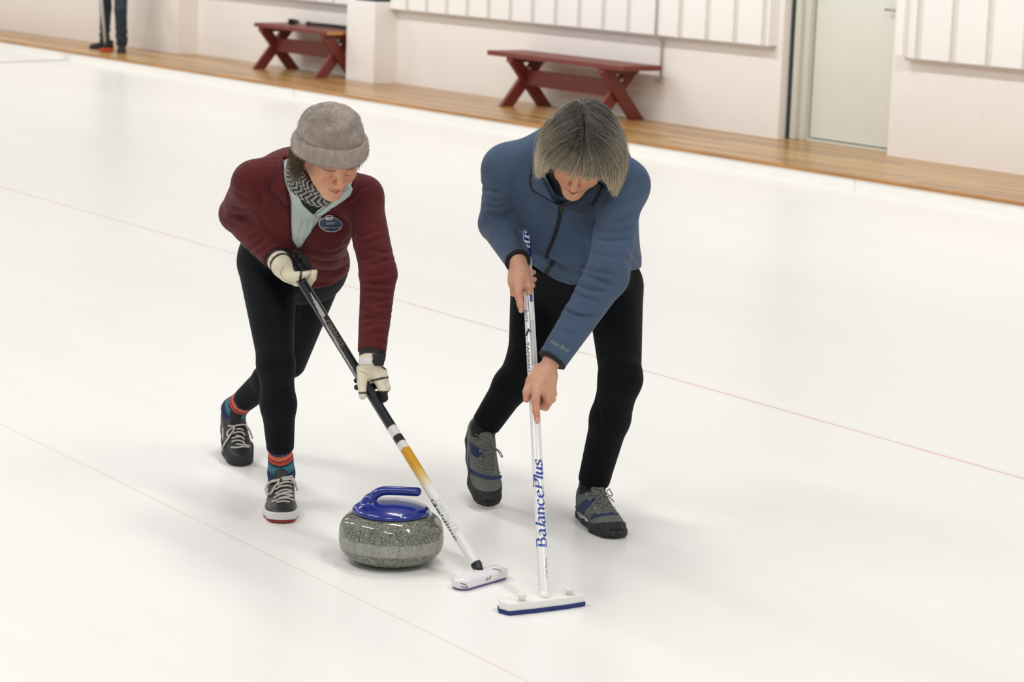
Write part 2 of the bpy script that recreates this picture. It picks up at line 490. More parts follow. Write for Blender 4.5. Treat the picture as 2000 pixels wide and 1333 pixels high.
# ------------------------------------------------------------------ light
sc = bpy.context.scene
sc.view_settings.view_transform = 'Standard'; sc.view_settings.look = 'None'
w = bpy.data.worlds.new('hall_light'); sc.world = w; w.use_nodes = True
w.node_tree.nodes['Background'].inputs[0].default_value = (1.0, 0.985, 0.965, 1); w.node_tree.nodes['Background'].inputs[1].default_value = 0.40
def area(name, loc, sx, sy, power, col=(1, 0.98, 0.955), tilt=0.0):
    l = bpy.data.lights.new(name, 'AREA'); l.shape = 'RECTANGLE'; l.size = sx; l.size_y = sy; l.energy = power; l.color = col
    o = bpy.data.objects.new(name, l); COL.objects.link(o); o.location = loc; o.rotation_euler = (tilt, 0, 0)
for i, x in enumerate((-2.5, -7, -12, -17, -22, -27)):
    for j, y in enumerate((1.0, 4.6)):
        area('ceiling_lamp', (x, y, 4.4), 2.4, 0.3, 64)
    area('added_wall_fill', (x - 2, 9.0, 4.4), 2.4, 0.3, 80, tilt=math.radians(48))  # unseen row, added and tilted to brighten the wall

# ------------------------------------------------------------------ setting
def mat_ice():
    t = NT('pebbled ice'); t.set(Roughness=0.3, IOR=1.31)
    co = t.coords()
    sep = t.new('ShaderNodeSeparateXYZ'); t.link(co, sep.inputs[0]); X, Yc = sep.outputs[0], sep.outputs[1]
    base = t.ramp(t.noise(0.55, 4, 0.6, t.coords((0.35, 1.4, 1))), [(0.3, (244, 243, 239)), (0.75, (249, 248, 245))])
    streak = t.noise(3.0, 4, 0.6, t.coords((0.06, 3.0, 1)))
    base = t.mix(1.0, base, t.ramp(streak, [(0.35, (0.988, 0.988, 0.987, 1)), (0.6, (1, 1, 1, 1))]), 'MULTIPLY')
    wob = t.noise(40, 3, 0.6, co); wob2 = t.noise(6, 2, 0.5, co)
    def line(val, at, wd, c, strength, base):
        d = t.math('ABSOLUTE', t.math('SUBTRACT', val, t.math('ADD', at, t.math('MULTIPLY', t.math('SUBTRACT', wob, 0.5), wd * 0.8))))
        m = t.new('ShaderNodeMapRange', interpolation_type='SMOOTHSTEP'); t.link(d, m.inputs[0])
        m.inputs[1].default_value = wd * 0.35; m.inputs[2].default_value = wd * 1.2; m.inputs[3].default_value = 1; m.inputs[4].default_value = 0
        fac = t.math('MULTIPLY', t.math('MULTIPLY', m.outputs[0], strength), t.math('ADD', 0.45, wob2))
        return t.mix(fac, base, rgba(c))
    base = line(Yc, 5.75, 0.0065, (228, 130, 132), 0.7, base)
    base = line(Yc, 5.765, 0.003, (150, 170, 190), 0.5, base)
    base = line(Yc, 3.12, 0.006, (240, 176, 172), 0.34, base)
    d = t.math('MULTIPLY', t.math('LESS_THAN', t.math('ABSOLUTE', t.math('ADD', X, t.math('ADD', 20.7, t.math('MULTIPLY', Yc, 0.322)))), 0.08), t.math('GREATER_THAN', Yc, 4.0))
    base = t.mix(t.math('MULTIPLY', d, 0.6), base, rgba((120, 122, 130)))
    t.col(base)
    v = t.new('ShaderNodeTexVoronoi', feature='SMOOTH_F1'); v.inputs['Scale'].default_value = 90; t.link(co, v.inputs['Vector'])
    n = t.noise(25, 4, 0.6, co)
    t.bump(v.outputs['Distance'], 0.03, 0.002)
    t.link(t.ramp(t.noise(2.5, 3, 0.5, co), [(0.3, (0.29,) * 3 + (1,)), (0.7, (0.32,) * 3 + (1,))]), t.b.inputs['Roughness'])
    return t.m
def mat_wall(name, c, var=0.03, bstr=0.25, spots=0.0):
    t = NT(name); t.set(Roughness=0.75)
    base = t.mix(1.0, rgba(c), t.ramp(t.noise(1.3, 5, 0.6), [(0.3, (1 - var,) * 3 + (1,)), (0.7, (1, 1, 1, 1))]), 'MULTIPLY')
    if spots:
        m = t.math('MULTIPLY', t.math('GREATER_THAN', t.noise(38, 2), 0.71), spots)
        base = t.mix(m, base, rgba((176, 166, 156)))
    t.col(base); t.bump(t.noise(55, 5, 0.65), bstr, 0.006); return t.m
def mat_deck():
    t = NT('varnished planks'); t.set(Roughness=0.30); t.b.inputs['Specular IOR Level'].default_value = 0.35; t.b.inputs['Coat Weight'].default_value = 0.12; t.b.inputs['Coat Roughness'].default_value = 0.10
    co = t.coords(); sep = t.new('ShaderNodeSeparateXYZ'); t.link(co, sep.inputs[0])
    row = t.math('FLOOR', t.math('MULTIPLY', sep.outputs[1], 1 / 0.062))
    fr = t.math('FRACT', t.math('MULTIPLY', sep.outputs[1], 1 / 0.062))
    wn = t.new('ShaderNodeTexWhiteNoise', noise_dimensions='2D')
    cx = t.new('ShaderNodeCombineXYZ')
    seg = t.math('FLOOR', t.math('ADD', t.math('MULTIPLY', sep.outputs[0], 0.5), t.math('MULTIPLY', row, 0.37)))
    t.link(seg, cx.inputs[0]); t.link(row, cx.inputs[1]); t.link(cx.outputs[0], wn.inputs['Vector'])
    tone = t.ramp(wn.outputs['Value'], [(0.0, (146, 104, 56)), (0.35, (188, 144, 84)), (0.7, (208, 168, 106)), (1.0, (170, 122, 66))])
    grain = t.noise(9, 5, 0.6, t.coords((0.7, 16, 16)))
    c = t.mix(1.0, tone, t.ramp(grain, [(0.3, (0.78, 0.76, 0.74, 1)), (0.65, (1.06, 1.05, 1.03, 1))]), 'MULTIPLY')
    gap = t.math('LESS_THAN', fr, 0.05)
    t.col(t.mix(t.math('MULTIPLY', gap, 0.7), c, rgba((84, 52, 26)))); t.bump(grain, 0.05, 0.002); return t.m

M_ice = mat_ice()
M_conc = mat_wall('painted concrete', (246, 242, 238), 0.03, 0.3, 0.25)
M_plaster = mat_wall('smooth cream wall', (243, 236, 228), 0.02, 0.08)
M_clad = mat_plain('white metal cladding', (248, 245, 242), 0.45, var=0.015, nscale=2)
M_shade = mat_plain('painted shade under cladding', (184, 176, 166), 0.7)  # shadow line at the cladding's lower edge, put into the colour
M_ribshade = mat_plain('cladding with painted rib shade', (230, 225, 218), 0.5, var=0.02, nscale=2)  # darker copy of the cladding colour, paints the shade in the ribs
M_deck = mat_deck()
M_nose = mat_plain('orange plank edge', (176, 122, 60), 0.4, var=0.22, nscale=2.5)
M_curb = mat_plain('white foam curb', (248, 246, 241), 0.6, var=0.015, nscale=3)
M_door = mat_plain('pale green door paint', (226, 227, 217), 0.42, var=0.015, nscale=2)
M_frame = mat_plain('door frame paint', (214, 213, 200), 0.45, var=0.02, nscale=3)
M_dark = mat_plain('dark seal', (46, 62, 66), 0.6)
M_grey = mat_plain('grey metal', (176, 174, 172), 0.35, metal=0.6)
M_cable = mat_plain('white conduit', (196, 192, 188), 0.4)

def struct(name, V=None, Fc=None, mb=None, mat=None, smooth=False):
    o = mb.build(name, mat, smooth=smooth); o['kind'] = 'structure'; return o
struct('floor', mb=MB().add([(-46, -8, 0), (6, -8, 0), (6, 11.0, 0), (-46, 11.0, 0)], [(0, 1, 2, 3)]), mat=M_ice)
cb = MB()
for xa, xb in ((-46, -34.2), (-34.19, -26.8), (-26.79, -19.2), (-19.19, -11.606), (-11.6, -4), (-3.99, 6)):
    cb.box((xa, 11.0, -0.02), (xb, 11.06, 0.088), 0.006)
struct('trim_1', mb=cb, mat=M_curb)
struct('wooden_walkway', mb=MB().box((-46, 11.045, -0.03), (6, 13.0, 0.1)), mat=M_deck)
ns = MB()
for xa, xb in ((-46, -37), (-36.99, -29.3), (-29.29, -20.6), (-20.59, -13.2), (-13.19, -6), (-5.99, 6)):
    ns.box((xa, 10.99, 0.082), (xb, 11.05, 0.103), 0.004)
struct('trim_2', mb=ns, mat=M_nose)

HW = 3.4
struct('wall_left', mb=MB().prism([(-46, 11.0), (-23.66, 12.08), (-23.60, 12.3), (-23.60, 12.9), (-46, 12.9)], 0.1, HW), mat=M_plaster)
struct('wall_back', mb=MB().box((-23.65, 12.29, 0.09), (-13.86, 12.75, HW)), mat=M_conc)
struct('pillar', mb=MB().box((-19.98, 12.03, 0.09), (-19.46, 12.32, 0.878), 0.008), mat=M_conc)
struct('trim_3', mb=MB().box((-19.86, 12.06, 0.872), (-19.49, 12.29, 0.92), 0.004), mat=M_dark)
struct('wall_right', mb=MB().box((-12.62, 12.27, 0.09), (4, 12.75, HW)), mat=M_conc)
def cladding(name, x0, x1, z0, ribs, yf):
    b = MB(); zt = HW + 0.02
    # sheet profile in plan: flat pans with shallow tapered ribs pressed back
    prof = [(x0, yf)]
    for r in ribs:
        prof += [(r - 0.030, yf), (r - 0.020, yf + 0.02), (r + 0.026, yf + 0.02), (r + 0.036, yf)]
    prof += [(x1, yf)]
    V = []
    for (x, y) in prof: V += [(x, y, z0), (x, y, zt)]
    n = len(prof)
    b.add(V, [(2 * i, 2 * i + 2, 2 * i + 3, 2 * i + 1) for i in range(n - 1)])
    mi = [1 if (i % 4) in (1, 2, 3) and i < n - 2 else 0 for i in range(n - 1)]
    # returns at the foot and the two ends
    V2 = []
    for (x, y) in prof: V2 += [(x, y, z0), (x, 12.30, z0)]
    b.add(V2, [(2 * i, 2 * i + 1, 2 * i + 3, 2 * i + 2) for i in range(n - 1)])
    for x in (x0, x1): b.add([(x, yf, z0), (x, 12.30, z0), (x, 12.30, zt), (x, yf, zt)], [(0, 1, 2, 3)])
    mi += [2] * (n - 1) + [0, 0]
    k0 = len(b.f); b.box((x0, yf + .004, z0 - .012), (x1, 12.30, z0 - .001)); mi += [2] * (len(b.f) - k0)  # thin dark box added to draw the shadow under the sheets
    o = new_obj(name, b.v, b.f, None, smooth=False, mats=[M_clad, M_ribshade, M_shade], midx=mi); o['kind'] = 'structure'; return o
ribs = [-15.714 - 0.3445 * k for k in range(0, 22)] + [-15.714 + 0.3445 * k for k in (2, 3, 4, 5)]
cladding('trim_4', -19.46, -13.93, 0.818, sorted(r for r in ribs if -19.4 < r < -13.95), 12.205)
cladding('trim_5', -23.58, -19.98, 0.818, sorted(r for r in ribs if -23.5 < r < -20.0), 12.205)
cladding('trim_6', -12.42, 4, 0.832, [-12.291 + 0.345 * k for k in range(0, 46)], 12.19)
struct('trim_7', mb=MB().box((-12.48, 12.15, 0.845), (-12.405, 12.29, HW), 0.004), mat=M_clad)   # corner trim right of the door
struct('trim_8', mb=MB().box((-15.085, 12.196, 0.812), (-15.05, 12.21, HW), 0.004), mat=M_clad)   # sheet joint
struct('trim_9', mb=MB().box((-13.862, 12.366, 0.1), (-13.832, 12.39, HW), 0.0), mat=M_dark)     # black seal beside the frame
# door in its recess
struct('wall_door_recess', mb=MB().box((-13.9, 12.62, 0.09), (-12.5, 12.8, HW)), mat=M_conc)
fr = struct('trim_10', mb=MB().box((-13.832, 12.38, 0.1), (-13.77, 12.60, 2.3), 0.006).box((-13.77, 12.42, 0.1), (-13.70, 12.60, 2.25), 0.004).box((-12.64, 12.38, 0.1), (-12.55, 12.60, 2.3), 0.006).box((-13.84, 12.38, 2.25), (-12.55, 12.6, 2.33), 0.006), mat=M_frame)
struct('trim_11', mb=MB().box((-13.72, 12.44, 0.09), (-12.6, 12.6, 0.116), 0.003), mat=M_frame)
dr = struct('door_1', mb=MB().box((-13.69, 12.47, 0.125), (-12.65, 12.52, 2.24), 0.004), mat=M_door)
ROOT_LOC[dr.name] = np.zeros(3)
hb = MB().tube([(-12.75, 12.47, 1.155), (-12.75, 12.42, 1.155)], 0.011, 10).tube([(-12.75, 12.42, 1.155), (-12.88, 12.415, 1.155)], 0.010, 10)
hb.box((-12.775, 12.462, 1.06), (-12.725, 12.472, 1.2), 0.004)
hb.build('door_handle', M_grey, dr, smooth=True)
cd_ = thing('wall_conduit', 'thin white conduit running down the wall beside the longer bench', 'conduit', (-15.33, 12.19, 0.44))
MB().tube([(-15.325, 12.192, 2.9), (-15.325, 12.192, 0.81), (-15.33, 12.27, 0.76), (-15.335, 12.275, 0.45)], 0.011, 8).build('conduit_tube', M_cable, cd_, smooth=True)
MB().box((-15.40, 12.262, 0.425), (-15.30, 12.292, 0.455), 0.004).build('bracket', M_cable, cd_)

# ------------------------------------------------------------------ red benches
def mat_redpaint():
    t = NT('red brown paint'); t.set(Roughness=0.42)
    c = t.mix(1.0, rgba((124, 54, 42)), t.ramp(t.noise(5, 5, 0.6, t.coords((2, 12, 12))), [(0.3, (0.85, 0.82, 0.8, 1)), (0.7, (1.05, 1.05, 1.05, 1))]), 'MULTIPLY')
    t.col(c); t.bump(t.noise(30, 3, 0.5, t.coords((1, 8, 8))), 0.08, 0.002); return t.m
M_red = mat_redpaint()
M_raw = mat_plain('worn bare wood', (196, 140, 78), 0.5, var=0.12, nscale=30)
M_bolt = mat_plain('zinc bolt', (214, 206, 198), 0.3, metal=0.5)
def bench(name, label, cx, cy, L, lx, worn=False):
    z0 = 0.1; t = thing(name, label, 'bench', (cx, cy, z0), 'red benches along the wall')
    h = 0.47; D = 0.20
    for y0, y1 in ((-D, -0.003), (0.003, D)):
        p = MB().box((cx - L / 2, cy + y0, z0 + h - 0.042), (cx + L / 2, cy + y1, z0 + h), 0.004).build('seat_plank', M_red, t)
        if worn:
            MB().box((cx + L / 2 - 0.001, cy + y0 + 0.004, z0 + h - 0.038), (cx + L / 2 + 0.002, cy + y1 - 0.004, z0 + h - 0.004)).build('bare_end', M_raw, p)
    for s in (-1, 1):
        x = cx + s * lx
        MB().box((x - 0.045, cy - 0.185, z0 + h - 0.085), (x + 0.045, cy + 0.185, z0 + h - 0.042), 0.004).build('cleat', M_red, t)
        for k, (ya, yb, dx) in enumerate(((-0.19, 0.13, -0.024), (0.19, -0.13, 0.024))):
            zt = z0 + h - 0.085; wdt = 0.05
            d = nrm([0, yb - ya, zt - z0]); e = 0.052 / d[2]
            V = []
            for xx in (x + dx - 0.022, x + dx + 0.022):
                V += [(xx, cy + ya - e, z0), (xx, cy + ya + e, z0), (xx, cy + yb + e, zt), (xx, cy + yb - e, zt)]
            b = MB().add(V, [(0, 1, 2, 3), (7, 6, 5, 4), (0, 4, 5, 1), (1, 5, 6, 2), (2, 6, 7, 3), (3, 7, 4, 0)])
            lg = b.build('leg', M_red, t)
        hd = MB().lathe([(0.0, 0.0), (0.016, 0.0), (0.014, 0.008), (0.0, 0.01)], n=14, M3=[[0, 0, 1], [1, 0, 0], [0, 1, 0]], o=(x + 0.046, cy + 0.0, z0 + 0.335)).build('bolt', M_bolt, t, smooth=True)
    MB().box((cx - lx - 0.02, cy - 0.024, z0 + 0.185), (cx + lx + 0.02, cy + 0.024, z0 + 0.325), 0.005).build('stretcher', M_red, t)
    return t
bench('trestle_bench', 'longer red-brown bench with crossed legs standing clear against the wall beside the conduit', -16.235, 12.015, 1.97, 0.66)
bench('trestle_bench', 'red-brown wooden bench partly hidden by the white pillar with a broom lying on it', -20.74, 12.02, 1.46, 0.62, True)

# broom left lying on the shorter bench
M_blk = mat_plain('black plastic', (22, 25, 28), 0.35, var=0.05)
M_wht = mat_plain('white plastic', (240, 238, 235), 0.35, var=0.01)
M_shaftgrey = mat_plain('pale grey shaft', (206, 200, 196), 0.3)
bb = thing('curling_broom', 'black curling broom lying on the shorter red bench beside the pillar', 'broom', (-20.8, 12.1, 0.57))
ya, yb, zb = 12.08, 12.12, 0.597
MB().tube([(-21.04, ya, zb + 0.01), (-20.84, ya + 0.008, zb)], 0.011, 10).build('shaft', M_shaftgrey, bb, smooth=True)
MB().tube([(-20.84, ya + 0.008, zb), (-20.81, ya + 0.009, zb), (-20.79, ya + 0.01, zb), (-19.99, yb, zb)], [0.024, 0.024, 0.019, 0.019], 12).build('grip', M_blk, bb, smooth=True)
MB().box((-21.16, ya - 0.04, 0.572), (-21.12, ya + 0.04, 0.625), 0.008).box((-21.11, ya - 0.02, 0.585), (-21.0, ya + 0.02, 0.62), 0.006).build('brush_head', M_blk, bb)

# ------------------------------------------------------------------ curling stone
def mat_granite():
    t = NT('polished granite'); t.set(Roughness=0.12)
    co = t.coords()
    v = t.new('ShaderNodeTexVoronoi'); v.inputs['Scale'].default_value = 540; t.link(co, v.inputs['Vector'])
    sp = t.new('ShaderNodeSeparateColor'); t.link(v.outputs['Color'], sp.inputs[0])
    c = t.ramp(sp.outputs[0], [(0.0, (44, 48, 46)), (0.24, (74, 78, 73)), (0.36, (112, 116, 104)), (0.62, (134, 137, 121)), (0.85, (150, 152, 134)), (1.0, (186, 184, 166))])
    big = t.noise(70, 4, 0.6, co)
    c = t.mix(1.0, c, t.ramp(big, [(0.3, (0.8, 0.8, 0.8, 1)), (0.7, (1.08, 1.08, 1.08, 1))]), 'MULTIPLY')
    sep = t.new('ShaderNodeSeparateXYZ'); t.link(co, sep.inputs[0]); z = sep.outputs[2]
    zz = t.math('ADD', z, t.math('MULTIPLY', t.math('SUBTRACT', t.noise(60, 2, 0.5, t.coords((1, 1, 0.05))), 0.5), 0.008))
    m = t.new('ShaderNodeMapRange', interpolation_type='SMOOTHSTEP'); t.link(t.math('ABSOLUTE', t.math('SUBTRACT', zz, 0.0625)), m.inputs[0])
    m.inputs[1].default_value = 0.015; m.inputs[2].default_value = 0.0195; m.inputs[3].default_value = 1; m.inputs[4].default_value = 0
    strk = t.noise(45, 4, 0.7, t.coords((1, 1, 0.08)))
    band = t.mix(t.math('MULTIPLY', strk, 0.75), c, rgba((212, 211, 203)))
    ln = t.math('LESS_THAN', t.math('ABSOLUTE', t.math('SUBTRACT', z, 0.0455)), 0.0012)
    c2 = t.mix(t.math('MULTIPLY', m.outputs[0], 0.8), c, band)
    t.col(t.mix(t.math('MULTIPLY', ln, 0.7), c2, rgba((112, 106, 88))))
    t.link(t.math('ADD', t.math('MULTIPLY', m.outputs[0], 0.4), 0.1), t.b.inputs['Roughness'])
    t.bump(big, 0.02, 0.001); return t.m
ST = G(763, 1096); stn = thing('curling_stone', 'grey speckled granite curling stone with a blue handle gliding on the ice', 'curling stone', ST)
prof = [(0.0, 0.004), (0.05, 0.004), (0.062, 0.0), (0.068, 0.0), (0.090, 0.005), (0.112, 0.012), (0.129, 0.022), (0.1385, 0.035), (0.1430, 0.049), (0.1446, 0.062), (0.1450, 0.074), (0.1446, 0.087), (0.1425, 0.100), (0.1370, 0.114), (0.127, 0.126), (0.113, 0.1345), (0.095, 0.1395), (0.07, 0.142), (0.0, 0.143)]
pp = np.array(spline([np.array(p) for p in prof], 3)); pp[:, 1] = np.maximum(pp[:, 1], 0)
ob = MB().lathe([tuple(p) for p in pp[1:-1]], o=ST, n=96).build('granite_body', mat_granite(), stn, smooth=True)
rt = camdir(1, 0, 0); rt[2] = 0; rt = nrm(rt); fw = np.cross([0, 0, 1.0], rt); AX = np.stack([rt, fw, np.array([0, 0, 1.0])])
hz = 0.143
hop = [('u', EL((0, 0, hz), (0.106, 0.106, 0.028)), 0), ('i', FN(lambda q: -(q[:, 2] - (hz - 0.005))), 0.004),
       ('u', RC((-0.090, -0.012, hz + 0.004), (-0.070, -0.010, hz + 0.018), 0.0115, 0.0135), 0.024)]
_hp = spline([(-0.070, -0.010, hz + 0.018), (-0.057, -0.008, hz + 0.036), (-0.044, -0.006, hz + 0.048), (-0.028, -0.004, hz + 0.0555), (-0.006, -0.002, hz + 0.0575), (0.030, -0.001, hz + 0.057), (0.068, 0.0, hz + 0.0562)], 4)
hop += [('u', RC(p_, q_, 0.0137 - 0.0009 * min(1, i_ / 12), 0.0137 - 0.0009 * min(1, (i_ + 1) / 12)), 0.010 if i_ < 4 else 0.0) for i_, (p_, q_) in enumerate(zip(_hp[:-1], _hp[1:]))]
def tree(ops, A, o): return [('u', LOC(o, A, ops), 0)]
hV, hF = mesh_sdf(hop, 0.002, 3)
M_blue = mat_plain('glossy blue plastic', (26, 44, 134), 0.22, var=0.05, coat=0.5)
hand_o = new_obj('handle', hV @ AX + ST, hF, M_blue, stn)
hb_ = bvh_of(hV @ AX + ST, hF)
M_inkw = mat_plain('white lettering', (226, 228, 236), 0.5)
letter('handle_number', hb_, '4', (777, 1012), (8.5, 0.8), (0.6, -8.5), M_inkw, hand_o)
letter('handle_number', hb_, '1', (700, 994.5), (6.5, -3.5), (1.2, -2.4), M_inkw, hand_o, mesh2d=(np.array([[0, 0], [1, 0], [1, 1], [0, 1.0]]), [(0, 1, 2, 3)]))
letter('handle_lettering', hb_, 'TIERI  AWAC', (738, 979.6), (43, -1.5), (0.5, -3.2), M_inkw, hand_o)

# ------------------------------------------------------------------ the two brooms in play
class Broom: pass
def make_axis(pa, pb):
    """pa: lower end, pb: upper end (world)."""
    b = Broom(); b.a = np.array(pa, float); b.b = np.array(pb, float); b.d = nrm(b.b - b.a); b.L = np.linalg.norm(b.b - b.a); return b
def at_v(b, v):
    lo, hi = -0.1, 1.2
    for k in range(40):
        m = (lo + hi) / 2; y = pix(b.a + (b.b - b.a) * m)[1]
        if y > v: lo = m
        else: hi = m
    return b.a + (b.b - b.a) * lo
BR = 0.0145
H1 = G(936, 1137, 0.0); H2 = G(1061, 1190, 0.0)
b1 = make_axis(P(930, 1103, depth(H1) + 0.0), P(548, 483, 6.86))
b2 = make_axis(P(1063.5, 1168, depth(H2) - 0.0), P(1026, 452, 6.80))

def tube_cols(b, fn, r=BR, n=48, step=0.0026, r_top=None):
    m = int(b.L / step); V = []; Cc = []
    u = nrm(np.cross(b.d, camdir(0, 0, 1))); wv = np.cross(b.d, u)
    for i in range(m + 1):
        s = i / m
        for j in range(n):
            th = 2 * math.pi * j / n
            V.append(b.a + b.d * b.L * s + r * (math.cos(th) * u + math.sin(th) * wv)); Cc.append(fn(s, th))
    Fc = [(i * n + j, i * n + (j + 1) % n, (i + 1) * n + (j + 1) % n, (i + 1) * n + j) for i in range(m) for j in range(n)]
    V = np.array(V); 
    # end caps as small fans
    Vc = np.concatenate([V, [b.a, b.b]]); k = len(V)
    Fq = np.array(Fc + [(k, (j + 1) % n, j, k) for j in range(n)] + [(k + 1, m * n + j, m * n + (j + 1) % n, k + 1) for j in range(n)])
    Cc = np.array([lin(c) for c in Cc] + [lin(fn(0, 0)), lin(fn(1, 0))])
    return Vc, [tuple(dict.fromkeys(map(int, q))) for q in Fq], Cc
def s_of(b, v):
    return float(np.linalg.norm(at_v(b, v) - b.a) / b.L)

M_shaft = mat_plain('lacquered shaft', (255, 255, 255), 0.22, var=0.015, coat=0.4, attr=True)
BK = (20, 24, 26); WH = (232, 232, 230); SL = (166, 164, 164); GO = (206, 150, 34)
s_gold0, s_gold1, s_w1, s_b1, s_w2, s_mid = [s_of(b1, v) for v in (945, 880, 868, 855, 838, 640)]
s_lens0, s_lens1, s_lo = s_of(b1, 715), s_of(b1, 572), s_of(b1, 760)
# th=0 is the side of the shaft; th about pi/2 or 3pi/2 faces the camera
def col1(s, th):
    w = 0.004 * math.sin(th)
    if s < s_gold0 - 0.02: return WH
    if s < s_gold0 + 0.05:
        k = min(1, max(0, (s - s_gold0 + 0.02) / 0.07)); return tuple(np.array(WH) * (1 - k) + np.array(GO) * k)
    if s < s_gold1 + w: return GO
    if s < s_w1 + w: return (222, 220, 216)
    if s < s_b1 + w: return BK
    if s < s_w2 + w: return (222, 220, 216)
    if s < s_lo: return BK
    q = (s - s_lo) / (s_lens1 - s_lo)
    if 0 < q < 1:
        # a silver blade shape that twists along the shaft
        c = 1.95 - 1.05 * (1 - q)
        wd = 0.62 * math.sin(math.pi * min(1, q * 1.02)) ** 0.8 * (0.45 + 0.75 * q)
        dth = abs((th - c + math.pi) % (2 * math.pi) - math.pi)
        if dth < wd and not (0.12 < q < 0.72 and abs((th - c - 0.55 + 0.5 * q + math.pi) % (2 * math.pi) - math.pi) < 0.38): return SL
    return BK
bm1 = thing('curling_broom', 'black, gold and white curling broom in the gloved hands of the maroon jacket wearer', 'broom', H1)
V, Fc, Cc = tube_cols(b1, col1); sh1 = new_obj('shaft', V, Fc, M_shaft, bm1, cols=Cc)
sh1_b = BVHTree.FromPolygons(V.tolist(), Fc)
M_inkg = mat_plain('pale grey lettering', (196, 196, 194), 0.5); M_inkd = mat_plain('dark lettering', (70, 70, 70), 0.5); M_inkgold = mat_plain('dull gold lettering', (118, 106, 78), 0.4)
def along(b, v0, v1, off, hpx):
    """Baseline from pixel row v0 to v1 along a shaft, shifted sideways by off px; returns o, ex, ey."""
    p0 = np.array(pix(at_v(b, v0))); p1 = np.array(pix(at_v(b, v1))); d = nrm(p1 - p0); n = np.array([d[1], -d[0]])
    return p0 + n * off, p1 - p0, n * hpx
o, ex, ey = along(b1, 978, 1040, -1.5, 8.0); letter('lettering', sh1_b, 'FIBERLITE', o, ex, ey, M_inkg, sh1)
o, ex, ey = along(b1, 972, 1052, -10.5, 6.5); letter('lettering', sh1_b, 'Goldline', o, ex, ey, M_inkd, sh1)
o, ex, ey = along(b1, 628, 678, -1.0, 7.0); letter('lettering', sh1_b, 'FIBERLITE', o, ex, ey, M_inkgold, sh1)
def frame_from(axis, normal=None):
    x = nrm(axis); z = np.array([0, 0, 1.0]) if normal is None else nrm(normal); z = nrm(z - x * (z @ x)); return np.stack([x, np.cross(z, x), z])
# head one: rounded white head
hl = G(888, 1154, 0.0); hr = G(985, 1126, 0.0); ax = hr - hl; A1 = frame_from(ax); hc = (hl + hr) / 2; Lh = np.linalg.norm(ax) / 2
print('head1 len', Lh * 2)
hw = 0.032
def stadium(L, wd, z0, z1, r): return FN(lambda q: np.maximum(np.linalg.norm(np.stack([np.maximum(np.abs(q[:, 0]) - (L - wd), 0), q[:, 1]], -1), axis=1) - wd, np.maximum(z0 - q[:, 2], q[:, 2] - z1)))
def rstadium(L, wd, z0, z1, r):
    def f(q):
        d = np.linalg.norm(np.stack([np.maximum(np.abs(q[:, 0]) - (L - wd), 0), q[:, 1]], -1), axis=1) - wd
        e = np.abs(q[:, 2] - (z0 + z1) / 2) - (z1 - z0) / 2
        return np.linalg.norm(np.stack([np.maximum(d + r, 0), np.maximum(e + r, 0)], -1), axis=1) + np.minimum(np.maximum(d + r, e + r), 0) - r
    return FN(f)
hops = [('u', BX((0, 0, 0.018), (Lh + 0.03, hw + 0.03, 0.04), 0.0), 0), ('i', rstadium(Lh, hw, 0.0035, 0.032, 0.0125), 0.0), ('u', EL((0, 0, 0.029), (0.06, 0.018, 0.008)), 0.012)]
V, Fc = mesh_sdf(hops, 0.002, 3); V = V @ A1 + hc; head1 = new_obj('brush_head', V, Fc, mat_plain('pale lilac white plastic', (238, 232, 236), 0.25, var=0.01, coat=0.3), bm1)
hd1_b = bvh_of(V, Fc)
pops = [('u', BX((0, 0, 0.005), (Lh + 0.03, hw + 0.03, 0.03), 0), 0), ('i', stadium(Lh - 0.006, hw - 0.005, 0.0, 0.0085, 0), 0.003)]
V, Fc = mesh_sdf(pops, 0.002, 2); new_obj('brush_pad', V @ A1 + hc, Fc, mat_plain('purple pad', (118, 98, 150), 0.8), head1)
letter('lettering', hd1_b, 'AIR', (946.5, 1137), (11.5, -4.5), (3.0, -8), mat_plain('grey lettering', (96, 94, 98), 0.5), head1, shear=0.1)
M_inkb = mat_plain('black lettering', (40, 40, 44), 0.5)
sp = [(897 + 8.0 * math.cos(a) * (1 - 0.12 * (a / 5.5)) + 8, 1144.5 + 3.0 * math.sin(a) + 0.35 * (8 * math.cos(a)) ) for a in np.linspace(-2.4, 2.2, 14)]
cord('emblem', hd1_b, sp, 0.0010, M_inkb, head1, 0.0003)
cord('emblem', hd1_b, [(962, 1112.5), (968, 1112.5), (974, 1114.5), (978, 1117.5)], 0.0012, M_inkb, head1, 0.0003)
ft = hc + np.array([0, 0, 0.032])
MB().tube([b1.a + b1.d * 0.004, b1.a - b1.d * 0.004, b1.a - b1.d * 0.012, b1.a * 0.35 + ft * 0.65, ft], [0.0148, 0.0155, 0.0125, 0.0115, 0.011], 14).build('ferrule', M_blk, bm1, smooth=True)
for s in (-1, 1):
    c = hc + A1[0] * s * 0.04 + A1[1] * 0.015 + np.array([0, 0, 0.03]); MB().lathe([(0, 0), (0.007, 0), (0.007, 0.004), (0.0, 0.005)], o=c, n=14).build('locking_tab', M_wht, head1, smooth=True)

